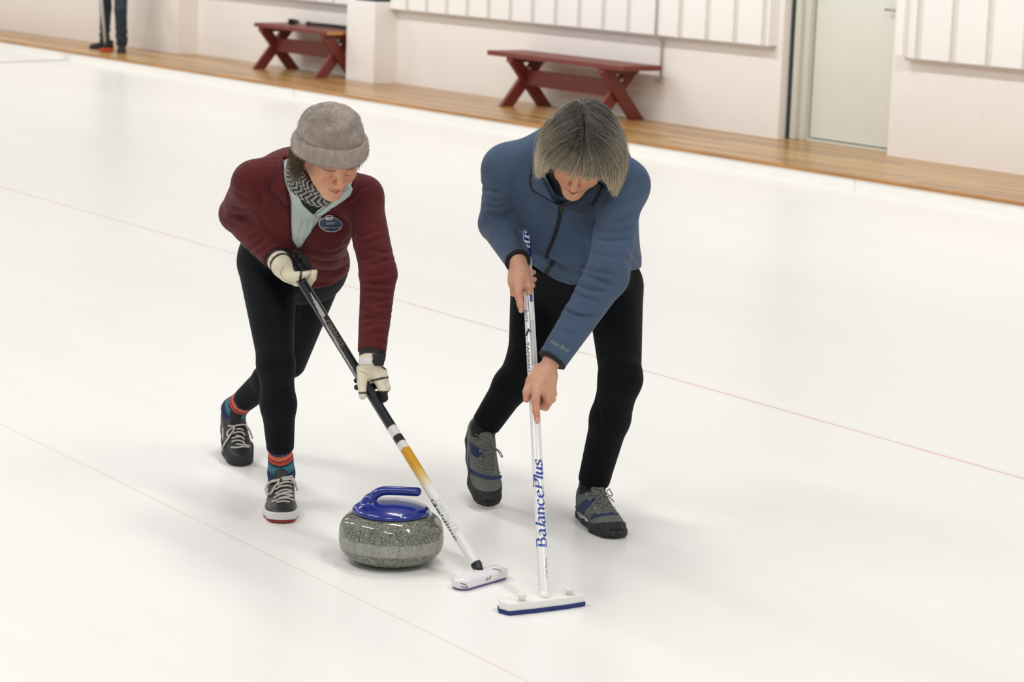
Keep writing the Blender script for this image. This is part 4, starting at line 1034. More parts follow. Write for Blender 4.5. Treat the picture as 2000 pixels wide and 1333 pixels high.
# ------------------------------------------------------------------ the woman in the maroon jacket
def woman_one():
    up = np.array([0, 0, 1.0])
    toeR = G(548, 1024, 0.0); dR = C - toeR; dR[2] = 0; dR = nrm(dR); heelR = toeR - dR * .275; AR = shoe_axes(toeR, heelR, up); anR = heelR + AR[1] * .060 + AR[2] * .098; knR = P(539, 712, 6.93); hpR = P(522, 515, 7.15); hpL = P(622, 525, 7.24)
    toeL = G(470, 912, 0.0); fwL = camdir(0, 0, -1); fwL[2] = 0; fwL = nrm(fwL); sdL = camdir(1, 0, 0); sdL[2] = 0; sdL = nrm(sdL); hl_ = P(453, 846, depth(toeL) + .21); heelL = toeL + nrm(hl_ - toeL) * .275; AL = shoe_axes(toeL, heelL, up * .8 + fwL * .5 + sdL * .12); anL = heelL + AL[1] * .060 + AL[2] * .098; print('anL', pix(anL), depth(anL)); knL = P(564, 706, 7.42)
    mid = P(600, 365, 6.83); shR = P(497, 358, 6.85); shL = P(708, 384, 6.83)
    elL = P(739, 535, 6.72); wrL = P(726, 688, depth(at_v(b1, 735)) - .005)
    elR = P(464, 418, 7.02); wrR = P(540, 506, depth(at_v(b1, 515)) + .01)
    root = thing('person', 'person in a grey fleece hat and maroon jacket leaning over a black and gold broom', 'person', (anR[0], anR[1], 0))
    pel = (hpR + hpL) / 2; sp = mid - pel; Zt = nrm(sp); Xt = shL - shR; Xt = nrm(Xt - Zt * (Xt @ Zt)); Yt = np.cross(Xt, Zt); TA = np.stack([Xt, Yt, Zt]); SL = np.linalg.norm(sp); print('spine', SL)
    k = SL / .45
    def torso(g):
        tab = np.array([(-.105, .10, .075, -.012), (-.075, .150, .112, -.012), (-.04, .172, .128, -.008), (.04, .165, .125, .0), (.13, .148, .118, .006), (.22, .150, .120, .012), (.30, .158, .126, .016), (.37, .158, .112, .008), (.43, .125, .085, -.008), (.48, .08, .06, -.02), (.52, .05, .05, -.02)])
        tab[:, 0] *= k; tab[:, 1:3] += g; return SW(pel, TA, tab, 2.15)
    hdo = P(646, 294, 6.60)
    uh = nrm(camdir(.22, -.66, -.72)); fh = camdir(.36, .62, -.70); fh = nrm(fh - uh * (fh @ uh)); HA = np.stack([np.cross(fh, uh), fh, uh])
    nb = mid + Zt * .02 - Yt * .01
    def arms(g): return [('u', RC(shR, elR, .054 + g, .042 + g), .05), ('u', RC(elR, wrR, .041 + g, .027 + g * .8), .01), ('u', RC(shL, elL, .052 + g, .041 + g), .05), ('u', RC(elL, wrL, .041 + g, .027 + g * .8), .015)]
    def shoulders(g): return [('u', RC(mid - Yt * .02 + Zt * .0, shR, .062 + g, .055 + g), .05), ('u', RC(mid - Yt * .02 + Zt * .0, shL, .062 + g, .053 + g), .05)]
    calfR = anR * .36 + knR * .64 - camdir(0, 0, -1) * .012; calfL = anL * .36 + knL * .64
    def legs(g):
        return [('u', RC(hpR, knR, .090 + g, .052 + g), .03), ('u', RC(knR, calfR, .050 + g, .052 + g), .03), ('u', RC(calfR, anR, .051 + g, .035 + g), .02),
                ('u', RC(hpL, knL, .081 + g, .056 + g), .0), ('u', RC(knL, calfL, .050 + g, .049 + g), .0), ('u', RC(calfL, anL, .048 + g, .035 + g), .02),
                ('u', EL(pel - Yt * .045 + Zt * .01, (.155 + g, .115 + g, .10 + g), TA), .05)]
    # hands
    def handL(g):
        q = lambda u, v, dz: hp(b1, u, v, dz)
        o = [('u', RC(wrL, q(722, 728, -.014), .025 + g, .027 + g), .015), ('u', RC(q(712, 722, -.018), q(743, 738, -.006), .020 + g, .020 + g), .015), ('u', RC(q(742, 728, .012), q(735, 722, .025), .02 + g, .016 + g), .015)]
        o += chain([q(709, 720, -.022), q(707, 748, -.030), q(708, 774, -.026)], np.array([.0155, .0135, .0105]) + g)
        o += chain([q(738, 738, -.014), q(748, 764, -.008), q(750, 778, .008), q(738, 786, .022)], np.array([.0145, .0125, .011, .0095]) + g)
        o += chain([q(748, 736, .004), q(755, 758, .014), q(740, 772, .033), q(716, 768, .036)], np.array([.013, .0115, .0105, .009]) + g)
        o += chain([q(746, 730, .018), q(748, 748, .034), q(722, 758, .044), q(697, 757, .026)], np.array([.012, .011, .0105, .0085]) + g)
        o += chain([q(740, 722, .026), q(740, 734, .042), q(715, 743, .046), q(696, 744, .028)], np.array([.011, .010, .0095, .008]) + g)
        return o
    def handR(g):
        q = lambda u, v, dz: hp(b1, u, v, dz)
        o = [('u', RC(wrR, q(562, 533, .010), .025 + g, .026 + g), .012), ('u', RC(q(552, 525, .014), q(580, 545, .020), .026 + g, .022 + g), .015), ('u', RC(q(560, 515, .026), q(578, 535, .028), .018 + g, .018 + g), .015)]
        o += chain([q(563, 540, -.004), q(580, 540, -.022), q(600, 533, -.026)], np.array([.0155, .0130, .0105]) + g)
        o += chain([q(582, 545, .020), q(602, 553, .014), q(610, 543, .000), q(614, 531, -.008)], np.array([.014, .012, .011, .0095]) + g)
        o += chain([q(578, 532, .026), q(600, 534, .016), q(602, 520, .000), q(596, 514, -.012)], np.array([.013, .0115, .0105, .009]) + g)
        o += chain([q(572, 522, .028), q(593, 520, .016), q(594, 507, .000), q(586, 502, -.012)], np.array([.0125, .011, .010, .0085]) + g)
        o += chain([q(566, 512, .028), q(584, 508, .018), q(584, 497, .002), q(577, 492, -.010)], np.array([.0115, .010, .009, .008]) + g)
        return o
    feet = [(m_, p_, .02) for m_, p_, k_ in shoe_foot(AR, heelR, nrm(knR - anR), .030) + shoe_foot(AL, heelL, nrm(knL - anL), .030)]
    body = [('u', torso(-.022), 0)] + shoulders(-.02) + arms(-.012) + legs(-.012) + feet
    body += [('u', RC(nb, hdo - uh * .05 - fh * .02, .054, .052), .03), ('u', LOC(hdo, HA, head_ops(-.008)), .015)] + handL(-.003) + handR(-.003)
    V, Fc = mesh_sdf(body, .0024, 2)
    L = (V - hdo) @ HA.T; sk = paint_head(L, (216, 162, 128), (180, 100, 94), (104, 76, 56), (58, 40, 34), (206, 122, 98), -.008, .9)
    far = np.linalg.norm(L, axis=1) > .15; sk[far] = lin((204, 152, 124))
    new_obj('body', V, Fc, M_skin, root, cols=sk)
    print('t w1 body', len(V), time.time() - T0)
    # leggings
    hemR = anR * .78 + knR * .22; hemL = anL * .80 + knL * .20
    V, Fc = mesh_sdf([('u', torso(-.010), .03), ('s', FN(lambda q: .20 - (q - pel) @ Zt), 0.0)] + legs(0) + [('s', HS(hemR, anR - knR, .16), 0), ('s', HS(hemL, anL - knL, .16), 0)], .0038, 2)
    N = normals(V, Fc); bv = bvh_of(V, Fc)
    for pts, w_, d in (([(500, 690), (520, 697), (545, 700)], .006, .0025), ([(497, 712), (520, 716), (540, 713)], .007, .003), ([(575, 705), (560, 715), (545, 716)], .006, .002), ([(578, 560), (579, 620), (577, 690)], .008, .004), ([(540, 575), (560, 590), (578, 588)], .008, .002), ([(522, 872), (545, 876), (570, 872)], .005, .0025), ([(523, 860), (545, 866), (570, 858)], .005, .002)): groove(V, N, bv, pts, w_, d)
    leg_o = new_obj('leggings', V, Fc, M_tight, root)
    # pullover under the open jacket
    VP = [(552, 300), (556, 330), (566, 372), (569, 400), (569, 440), (571, 468), (584, 489), (597, 468), (612, 445), (638, 408), (690, 384), (706, 350), (690, 300)]
    V, Fc = mesh_sdf([('u', torso(-.006), 0), ('u', EL(pel + Zt * .06 + Yt * .03, (.144, .109, .094), TA), .05)] + shoulders(-.002) + [('u', RC(nb, nb + Zt * .07 + Yt * .01, .074, .066), .02), ('i', FN(lambda q: np.maximum(poly_px(VP, q) - .03, -.06 - (q - pel) @ Yt)), .003)], .004, 2)
    po = new_obj('pullover', V, Fc, M_mint, root); po_b = bvh_of(V, Fc)
    # jacket
    def vopen(q): return np.maximum(poly_px(VP, q), -.05 - (q - pel) @ Yt)
    base = [('u', torso(.0), 0), ('u', EL(mid - Zt * .08 - Yt * .070, (.155, .092, .13), TA), .05), ('u', EL(pel + Zt * .06 + Yt * .03, (.15, .115, .10), TA), .05)] + shoulders(.004)
    HP = [(380, 455), (462, 472), (520, 515), (560, 545), (600, 567), (640, 559), (668, 544), (692, 521), (800, 500), (800, 900), (380, 900)]
    def hem(q): return np.maximum(-poly_px(HP, q), -.03 - (q - pel) @ Zt)
    def carve(q): return np.maximum(vopen(q), -(ev_ops(base, q) + .014))
    ops = base + [('s', FN(lambda q: -hem(q)), .004)]
    ops[-1] = ('i', FN(hem), .004)
    E3 = np.eye(3); O3 = np.zeros(3)
    armL = [('u', RC(shL, elL, .056, .051), 0), ('u', RC(elL, wrL, .050, .040), .02), ('s', HS(wrL, wrL - elL, .09), 0)]
    armR = [('u', RC(shR, elR, .062, .054), 0), ('u', RC(elR, wrR, .054, .038), .012), ('s', HS(wrR - nrm(wrR - elR) * .005, wrR - elR, .085), 0)]
    ops = ops + [('s', FN(carve), .002), ('u', LOC(O3, E3, armR), .03), ('u', LOC(O3, E3, armL), .03)]
    V, Fc = mesh_sdf(ops, .0034, 2); N = normals(V, Fc); bv = bvh_of(V, Fc)
    fold = []
    r2 = np.random.default_rng(3)
    c5 = lambda q: [(400 + x_ / 5, 440 + y_ / 5) for x_, y_ in q]
    for q_, w_, d in (([(1480, 60), (1540, 100), (1640, 60)], .006, .006), ([(1500, 150), (1600, 170), (1740, 120)], .006, .005), ([(1600, 390), (1740, 350), (1860, 330)], .006, .005), ([(1500, 440), (1600, 485), (1760, 480)], .006, .006), ([(1510, 540), (1650, 572), (1870, 560)], .007, .008), ([(1520, 660), (1650, 640), (1860, 672)], .006, .007), ([(1560, 720), (1700, 742), (1850, 700)], .006, .006), ([(1690, 805), (1850, 790)], .005, .005), ([(1530, 800), (1640, 860)], .005, .005), ([(1530, 915), (1650, 900), (1820, 925)], .007, .008), ([(1530, 1005), (1650, 960), (1800, 975)], .006, .006), ([(1690, 882), (1830, 850)], .005, .005), ([(1590, 1070), (1790, 1020)], .006, .005), ([(1690, 1120), (1780, 1165)], .006, .004), ([(1640, 235), (1760, 270), (1850, 250)], .007, .004), ([(1500, 300), (1580, 330), (1660, 320)], .006, .004), ([(1530, 760), (1600, 770), (1680, 765)], .005, .004)): fold.append((c5(q_), w_, d))
    fold += [([(598, 502), (640, 513), (686, 500)], .008, .006), ([(606, 525), (650, 531), (690, 514)], .008, .006), ([(610, 552), (650, 552), (682, 534)], .006, .004), ([(612, 488), (650, 494), (690, 472)], .009, .004), ([(640, 540), (664, 528), (690, 506)], .006, .003), ([(470, 492), (492, 486), (520, 470)], .006, .004), ([(515, 515), (528, 505), (540, 490)], .006, .003)]
    fold += [([(503, 412), (480, 422), (452, 420)], .009, .007), ([(500, 400), (475, 408), (445, 402)], .008, .005), ([(498, 390), (475, 385), (452, 370)], .009, .004), ([(440, 432), (470, 440), (500, 428)], .007, .005), ([(448, 452), (480, 452), (505, 438)], .008, .004), ([(460, 470), (490, 468), (515, 450)], .008, .004), ([(478, 485), (500, 478), (520, 462)], .007, .004), ([(492, 502), (512, 492), (530, 478)], .007, .003)]
    fold += [([(503, 416), (512, 395), (502, 366)], .009, .005), ([(508, 420), (525, 450), (545, 475)], .010, .004), ([(697, 430), (692, 460), (694, 490)], .008, .004)]
    fold += [([(494, 321), (520, 312), (560, 310)], .0035, .002), ([(494, 322), (500, 350), (505, 385)], .0035, .0015), ([(703, 372), (720, 362), (745, 352)], .0035, .002), ([(703, 372), (697, 400), (697, 430)], .0035, .002), ([(672, 492), (690, 478), (692, 500)], .003, .002), ([(668, 525), (676, 505), (680, 492)], .003, .002)]
    for pts, w_, d in fold: groove(V, N, bv, pts, w_ * 1.15, d * 1.15)
    jk = new_obj('jacket', V, Fc, M_maroon, root); jb = bvh_of(V, Fc)
    print('t w1 jacket', len(V), time.time() - T0)
    # socks
    for nm, a, kk, hm, As, hs in (('sock', anR, knR, hemR, AR, heelR), ('sock', anL, knL, hemL, AL, heelL)):
        ax = nrm(kk - a); V, Fc = mesh_sdf([('u', RC(hm + ax * .012, a, .032, .034), 0)] + [(m_, p_, k_ or .02) for m_, p_, k_ in shoe_foot(As, hs, ax, .035)], .002, 2)
        t = (V - a) @ ax; wob = .004 * np.sin(np.arctan2((V - a) @ camdir(0, 0, 1), (V - a) @ camdir(1, 0, 0)) * 3)
        s = (t + wob) / np.linalg.norm(hm - a); pal = [(-9, (38, 48, 82)), (.12, (32, 36, 58)), (.2, (42, 122, 146)), (.36, (98, 112, 116)), (.43, (42, 122, 146)), (.52, (34, 40, 66)), (.62, (196, 84, 68)), (.72, (140, 40, 42)), (.80, (214, 108, 84)), (.93, (40, 52, 84))]
        cc = np.zeros((len(V), 3))
        for th, c in pal: cc[s > th] = lin(c)
        off = np.linalg.norm((V - a) - np.clip(t, 0, 1)[:, None] * ax, axis=1) > .046; cc[off | (t < 0)] = lin((38, 48, 82))
        rim = (s > .9) & (s < .97) & (np.sin(np.arctan2((V - a) @ camdir(0, 0, 1), (V - a) @ camdir(1, 0, 0)) * 26) > .3); cc[rim] = lin((196, 90, 70))
        new_obj(nm, V, Fc, M_sock, root, cols=relax(cc, Fc, 1))
    shoes_one(root, toeR, heelR, AR, toeL, heelL, AL)
    gloves_one(root, handL, handR, wrL, elL, wrR, elR)
    return dict(root=root, jk=jk, jb=jb, po=po, po_b=po_b, hdo=hdo, HA=HA, mid=mid, TA=TA, nb=nb, pel=pel, k=k)
M_sock = mat_plain('striped sock knit', (255, 255, 255), .9, var=.12, nscale=200, bump=.3, bscale=600, attr=True)

def shoes_one(root, toeR, heelR, AR, toeL, heelL, AL):
    Z = np.array([0, 0, 1.0])
    fwd = camdir(0, 0, -1); fwd[2] = 0; fwd = nrm(fwd); sd = camdir(1, 0, 0); sd[2] = 0; sd = nrm(sd)
    # front shoe, flat on its slider
    toe, heel, A, L = toeR, heelR, AR, .275
    V, Fc = world_mesh(upper_ops(L, 0) + [collar_cut()], A, heel, .003, 2); sh = new_obj('shoe', V, Fc, M_shoeblk, root); mU = (V, Fc)
    V, Fc = world_mesh([('u', BX((0, .14, .02), (.07, .17, .035), 0), 0), ('i', slab(sole_fn(L, .005), .007, .030, .004, L), .005)], A, heel, .003, 2); new_obj('sole', V, Fc, M_white, sh)
    V, Fc = world_mesh([('u', BX((0, .14, .005), (.07, .17, .02), 0), 0), ('i', slab(sole_fn(L, .002), .0, .0085, .002, L), .002)], A, heel, .0025, 2); new_obj('slider', V, Fc, M_redsole, sh)
    V, Fc = world_mesh(tongue_ops(), A, heel, .003, 1); new_obj('tongue', V, Fc, M_shoeblk, sh); b = joined(mU, (V, Fc))
    V, Fc = world_mesh(upper_ops(L, .0018) + [('s', FN(lambda q: np.maximum(q[:, 1] - (L - .075) + 8 * q[:, 0] ** 2, -1)), .001)], A, heel, .003, 2); new_obj('toe_cap', V, Fc, mat_plain('scuffed toe leather', (40, 43, 45), .42, var=.25, nscale=60, bump=.2, bscale=150), sh)
    lw = .0032; px = lambda p: [(405 + x / 5.125, 780 + y / 5.125) for x, y in p]
    for p in ([(650, 1040), (720, 1010), (800, 1000), (860, 1020)], [(690, 1045), (760, 1030), (820, 1040)], [(670, 1000), (730, 965), (800, 960), (845, 975)], [(680, 960), (740, 925), (800, 915), (840, 935)], [(680, 915), (740, 880), (800, 870), (835, 885)], [(700, 870), (750, 840), (800, 830), (835, 845)], [(845, 975), (790, 985), (720, 1000)], [(840, 935), (770, 945), (700, 970)]): cord('lace', b, px(p), lw, M_lacew, sh, .0025)
    for p in ([(730, 810), (660, 830), (605, 870), (595, 930), (615, 965), (650, 950), (680, 890), (720, 830)], [(740, 800), (820, 780), (890, 780), (925, 800), (890, 815), (820, 805), (750, 815)], [(720, 815), (650, 840), (595, 885), (555, 908)], [(800, 800), (850, 830), (885, 870), (920, 918)]):
        cord('lace_bow', b, px(p), lw, M_lacew, sh, .005)
    # back shoe, heel lifted
    toe, heel, A, L = toeL, heelL, AL, .275
    V, Fc = world_mesh(upper_ops(L, 0) + [collar_cut()], A, heel, .003, 2); sh = new_obj('shoe', V, Fc, M_shoeblk, root); mU = (V, Fc)
    V, Fc = world_mesh([('u', BX((0, .14, .02), (.07, .17, .05), 0), 0), ('i', slab(sole_fn(L, .003), .0, .034, .0, L), .006)], A, heel, .003, 2); new_obj('sole', V, Fc, M_sole, sh); sb = bvh_of(V, Fc)
    V, Fc = world_mesh(tongue_ops(), A, heel, .003, 1); new_obj('tongue', V, Fc, M_shoeblk, sh); b = joined(mU, (V, Fc))
    patch('side_flash', b, px([(112, 292), (166, 292), (158, 440), (132, 370)]), mat_plain('white side flash', (222, 216, 208), .5), sh, .0012, step=3)
    for p in ([(240, 490), (300, 490), (360, 480), (415, 485)], [(285, 458), (340, 462), (395, 468), (418, 482)], [(245, 435), (290, 420), (350, 430), (372, 452)], [(245, 400), (300, 385), (350, 390), (368, 412)], [(255, 350), (310, 335), (355, 345), (372, 370)], [(290, 310), (330, 305), (360, 320)], [(285, 370), (330, 380), (360, 400)]): cord('lace', b, px(p), lw, M_lacew, sh, .0025)
    for p in ([(275, 290), (235, 310), (205, 350), (220, 380), (245, 350), (275, 300)], [(215, 275), (260, 280), (310, 270), (370, 265), (445, 292)], [(370, 268), (410, 300), (445, 345), (485, 395)], [(225, 385), (190, 440), (165, 490), (148, 525)]): cord('lace_bow', b, px(p), lw, M_lacew, sh, .004)

def gloves_one(root, handL, handR, wrL, elL, wrR, elR):
    cream = lin((226, 217, 192)); blk = lin((24, 27, 30))
    # lower glove (left hand)
    ax = nrm(wrL - elL)
    V, Fc = mesh_sdf([('u', RC(wrL - ax * .012, wrL + ax * .03, .037, .031), 0), ('s', HS(wrL - ax * .006, -ax, .08), 0)] + handL(.0), .0023, 2)
    uv = np.array([pix(p) for p in V]); d = np.array([depth(p) for p in V]); c = np.tile(cream, (len(V), 1)); u, v = uv[:, 0], uv[:, 1]
    bd = np.array([depth(at_v(b1, vv)) for vv in (690, 800)]); shd = np.interp(v, (690, 800), bd)
    c[(d > shd + .016) & (v > 728)] = blk                     # the far-side fingers
    c[(u > 733) & (v > 764)] = blk
    t = (V - wrL) @ ax; th = t + .06 * (u - 722) / 1000
    c[(th < .016) | ((th > .034) & (th < .043))] = blk; 
    ring = (np.abs(v - 768) < 2.0) & (u < 722) & (d < shd - .008); c[ring] = blk
    kn = (np.abs((v - 741) + .22 * (u - 740)) < 2.2) & (u > 724) & (d < shd + .02); c[kn] = blk
    g = new_obj('glove', V, Fc, M_cream, root, cols=relax(c, Fc, 1)); gb = bvh_of(V, Fc)
    patch('cuff_strap', gb, [(727, 692), (752, 690), (750, 704), (744, 715), (730, 714)], M_glvblk, g, .003, .003, step=3)
    patch('cuff_panel', gb, [(701, 703), (727, 700), (727, 711), (702, 713)], M_white, g, .0012, .001, step=3)
    cord('seam', gb, [(704, 726), (714, 730), (719, 742), (722, 762)], .0008, mat_plain('seam thread', (150, 140, 118), .8), g, .0003)
    # upper glove (right hand)
    ax = nrm(wrR - elR)
    V, Fc = mesh_sdf([('u', RC(wrR - ax * .02, wrR + ax * .03, .034, .031), 0), ('s', HS(wrR - ax * .012, -ax, .08), 0)] + handR(.0), .0023, 2)
    uv = np.array([pix(p) for p in V]); d = np.array([depth(p) for p in V]); c = np.tile(cream, (len(V), 1)); u, v = uv[:, 0], uv[:, 1]
    side = (u - 560) * .62 - (v - 503) * .38                 # to the upper right of the shaft
    c[(side > 5) & (v < 536) & (v + .15 * (u - 590) < 531)] = blk
    t = (V - wrR) @ ax
    c[(t < .008) | ((t > .02) & (t < .029))] = blk
    thumb = (np.abs(u - 588 + .15 * (v - 535)) < 2.4) & (np.abs(v - 537) < 14) & (d < np.interp(v, (500, 560), (depth(at_v(b1, 500)), depth(at_v(b1, 560)))) - .010); c[thumb] = blk
    g = new_obj('glove', V, Fc, M_cream, root, cols=relax(c, Fc, 1))
    gb = bvh_of(V, Fc); cord('seam', gb, [(555, 520), (548, 533), (556, 547), (572, 553)], .0008, mat_plain('glove seam', (150, 140, 118), .8), g, .0003)
W1 = woman_one()
print('t w1', time.time() - T0)
# ------------------------------------------------------------------ hat, hair, neck warmer, collar and badge of the first woman
M_hat = mat_plain('grey plush', (255, 255, 255), .95, spec=.1, var=.10, nscale=60, bump=.5, bscale=260, sheen=.35, attr=True)
M_hair = mat_plain('hair strand', (255, 255, 255), .45, spec=.4, var=.05, attr=True)
def fuzz(name, V, Fc, N, n, ln, r, col, par, seed, lean):
    g = np.random.default_rng(seed); i = g.integers(0, len(V), n); p = V[i] + g.normal(0, .0008, (n, 3)); nn = N[i]
    d = nn + lean + g.normal(0, .35, (n, 3)); d /= np.linalg.norm(d, axis=1)[:, None]
    l = ln * g.uniform(.5, 1.2, (n, 1)); k = g.uniform(.82, 1.18, (n, 1, 1)) * np.array([.98, 1.12, 1.2])[None, :, None]
    c = k * np.asarray(col)[i][:, None, :] if np.ndim(col) > 1 else k * np.asarray(col)[None, None, :]
    return strands(name, np.stack([p - nn * .001, p + d * l * .6, p + d * l + lean * l * .3], 1), r, c, M_hat, par)
def dress_one():
    root, hdo, HA, mid, TA, jb, jk, po, po_b = [W1[k] for k in ('root', 'hdo', 'HA', 'mid', 'TA', 'jb', 'jk', 'po', 'po_b')]
    x, fh, uh = HA; hu = nrm(uh - .40 * fh); hf = nrm(fh - hu * (fh @ hu)); A = np.stack([x, hf, hu]) / .94; HB = np.stack([x, hf, hu]); o = hdo + uh * .006 + camdir(0, 1, 0) * .018 + camdir(1, 0, 0) * -.002
    # crown with soft seams, then the turned-up cuff
    def seam(q):
        th = np.arctan2(q[:, 1] + .01, q[:, 0]); top = np.clip((q[:, 2] - .06) / .07, 0, 1)
        return .0035 * top * np.exp(-(np.abs(np.mod(th + .5, math.pi / 2.5) - math.pi / 5) / .12) ** 2) + .0022 * np.sin(th * 5 + q[:, 2] * 60) * np.sin(q[:, 2] * 45 + th * 3)
    crown = [('u', SW((0, -.008, 0), np.eye(3), [(.0, .092, .104, 0), (.05, .098, .108, 0), (.085, .096, .104, 0), (.116, .086, .092, 0), (.136, .066, .072, 0), (.150, .038, .044, 0), (.157, .012, .016, 0)], 2.05), 0), ('d', FN(seam), 0)]
    V, Fc = mesh_sdf([('u', LOC(o, A, crown), 0)], .003, 3); N = normals(V, Fc)
    c = lin((166, 153, 143)); L = (V - o) @ A.T; cc = np.tile(c, (len(V), 1)) * (0.92 + .12 * np.sin(L[:, :1] * 40 + 3 * np.sin(L[:, 2:] * 55)))
    hat = new_obj('hat', V, Fc, M_hat, root, cols=cc); fuzz('plush_pile', V, Fc, N, 16000, 0.0048, .0003, cc, hat, 5, (-uh * .45 + fh * .2))['kind'] = 'stuff'
    def ring(q):
        p = q - np.array([0, -.008, .034]); rr = np.sqrt((p[:, 0] / .0985) ** 2 + (p[:, 1] / .1085) ** 2); dr = (rr - 1) * .103 - .003 + .25 * p[:, 2]* .3
        dz = p[:, 2] - .004 * np.sin(np.arctan2(p[:, 1], p[:, 0]) * 2 + .5)
        return (np.abs(dr / .0115) ** 2.6 + np.abs(dz / .027) ** 2.6) ** (1 / 2.6) * .0115 - .0115
    V, Fc = mesh_sdf([('u', LOC(o, A, [('u', EL((0, -.008, .03), (.13, .14, .05)), 0), ('i', FN(ring), 0)]), 0)], .003, 2); N = normals(V, Fc)
    cc = np.tile(lin((170, 157, 147)), (len(V), 1)); cuff = new_obj('hat_cuff', V, Fc, M_hat, hat, cols=cc); fuzz('plush_pile', V, Fc, N, 12000, .0046, .0003, cc, cuff, 6, (-uh * .4 + fh * .1))['kind'] = 'stuff'
    # brown hair showing under the cuff
    g = np.random.default_rng(11); lines = []; cols = []
    gl = HA @ np.array([0, 0, -1.0])
    SLF = -np.sign(x @ camdir(1, 0, 0)); outw = HA @ camdir(-1.0, .45, 0)
    def lock(th, z, ln, sd, left=False):
        p = np.array([math.sin(th) * .080, math.cos(th) * .098 - .012, z]); pts = [p]; d = np.array([math.sin(th) * .35, math.cos(th) * .3, -1.0]) * .5 + gl * .8 + g.normal(0, sd, 3)
        if left: d = d + outw * .9
        d = nrm(d); nn = nrm([math.sin(th), math.cos(th), 0])
        for i in range(6):
            p = p + d * ln / 6; d = nrm(d + gl * .12 - nn * .06 + g.normal(0, .05, 3)); pts.append(p)
        return np.array(pts)
    for i in range(1500):
        left = g.random() < .75; sgn = SLF if left else -SLF
        th = sgn * (g.uniform(1.2, 2.6) if left else g.uniform(1.0, 2.2))
        lines.append(lock(th, g.uniform(.0, .03), g.uniform(.05, .10) if left else g.uniform(.03, .055), .18, left)); k = g.uniform(.6, 1.35); cols.append(np.tile(lin((92, 72, 52)) * k, (7, 1)))
    for i in range(160):
        th = g.uniform(.2, .95); lines.append(lock(th, .026, g.uniform(.008, .022), .2)); cols.append(np.tile(lin((110, 84, 58)) * g.uniform(.7, 1.3), (7, 1)))
    Lw = np.array(lines) @ HA + hdo
    strands('hair', Lw, .0008, np.array(cols), M_hair, root)
    er = hdo + HA.T @ np.array([SLF * .080, .010, -.034]); e_o = MB().lathe([(0, -.002), (.002, -.001), (.002, .001), (0, .002)], o=er - x * .002, n=10).build('earring', M_eyelet, root, smooth=True)
    # striped neck warmer in soft folds
    nc = P(617, 340, 6.72); na = nrm(hdo - uh * .05 - nc) * .4 + nrm(TA[2]) * .6; na = nrm(na); sx = nrm(x - na * (x @ na)); sy = np.cross(na, sx); NA = np.stack([sx, sy, na])
    if sy @ camdir(0, 0, -1) < 0: NA[1] *= -1
    def torus(c, Rx, Ry, r, rz):
        def f(q):
            p = q - np.array(c); a = np.arctan2(p[:, 1], p[:, 0]); rr = np.sqrt((p[:, 0] / Rx) ** 2 + (p[:, 1] / Ry) ** 2); dr = (rr - 1) * min(Rx, Ry); dz = p[:, 2] - .006 * np.sin(2 * a + 1)
            return np.sqrt(dr ** 2 + (dz * r / rz) ** 2) - r * (1 + .12 * np.sin(5 * a))
        return FN(f)
    sops = [('u', EL((0, 0, 0), (.125, .125, .09)), 0), ('i', torus((0, .0, -.012), .069, .074, .018, .022), 0)]
    ops2 = [('u', LOC(nc, NA, sops), 0), ('u', LOC(nc, NA, [('u', EL((0, 0, 0), (.11, .11, .08)), 0), ('i', torus((-.004, -.002, .022), .064, .066, .015, .022), 0)]), .006)]
    V, Fc = mesh_sdf(ops2, .0028, 2); L = (V - nc) @ NA.T; a = np.arctan2(L[:, 1], L[:, 0]); tri = np.abs(np.mod(L[:, 2] / .022, 1.0) - .5) * 2
    s = np.sin(a * 34 + tri * 5.2 + 1.2 * np.sin(a * 3)); w_ = np.clip(s * 2.2 + .2, 0, 1)[:, None]; cc = lin((40, 44, 54)) * (1 - w_) + lin((168, 164, 154)) * w_
    new_obj('neck_warmer', V, Fc, mat_plain('striped neck warmer knit', (255, 255, 255), .9, var=.08, bump=.3, bscale=700, attr=True), root, cols=cc)
    # dark layer and open mint collar at the throat
    patch('undershirt', po_b, [(583, 380), (592, 398), (604, 410), (613, 419), (628, 404), (648, 392), (660, 372), (620, 366)], M_trim, po, .002, .002, step=4)
    patch('pullover_collar', po_b, [(613, 421), (618, 410), (636, 396), (660, 380), (684, 362), (689, 371), (684, 384), (652, 402), (628, 418)], M_mint, po, .006, .003, step=4)
    patch('pullover_collar', po_b, [(571, 360), (585, 382), (592, 398), (612, 418), (608, 422), (590, 408), (572, 396)], M_mint, po, .004, .002, step=4)
    M_zipm = mat_plain('mint zipper', (150, 166, 156), .5)
    cord('zipper', po_b, [(613, 420), (612, 440), (604, 460), (596, 480)], .0016, M_zipm, po, .001)
    cord('zipper', po_b, [(614, 418), (640, 398), (682, 368)], .0016, M_zipm, po, .010)
    patch('zipper_pull', po_b, [(611, 416), (616, 416), (616, 428), (612, 428)], M_grey, po, .004, .002, step=2)
    for dx in (-6, -12, -30): cord('stitching', po_b, [(609 + dx * .6, 428), (606 + dx * .7, 450), (598 + dx * .6, 472)], .0006, M_zipm, po, .0002)
    # collar flaps and front zip of the jacket
    patch('collar', jb, [(523, 367), (534, 352), (544, 331), (549, 319), (554, 336), (560, 372), (564, 398), (563, 403), (557, 397), (545, 384)], M_maroon, jk, .005, .004, step=4)
    cord('collar_edge', jb, [(547, 333), (534, 352), (523, 367), (545, 385), (558, 400), (563, 408)], .0022, M_maroon_d, jk, .008)
    patch('collar', jb, [(643, 409), (668, 397), (693, 388), (704, 366), (709, 370), (704, 386), (690, 398), (660, 405)], M_maroon, jk, .003, .003, step=4)
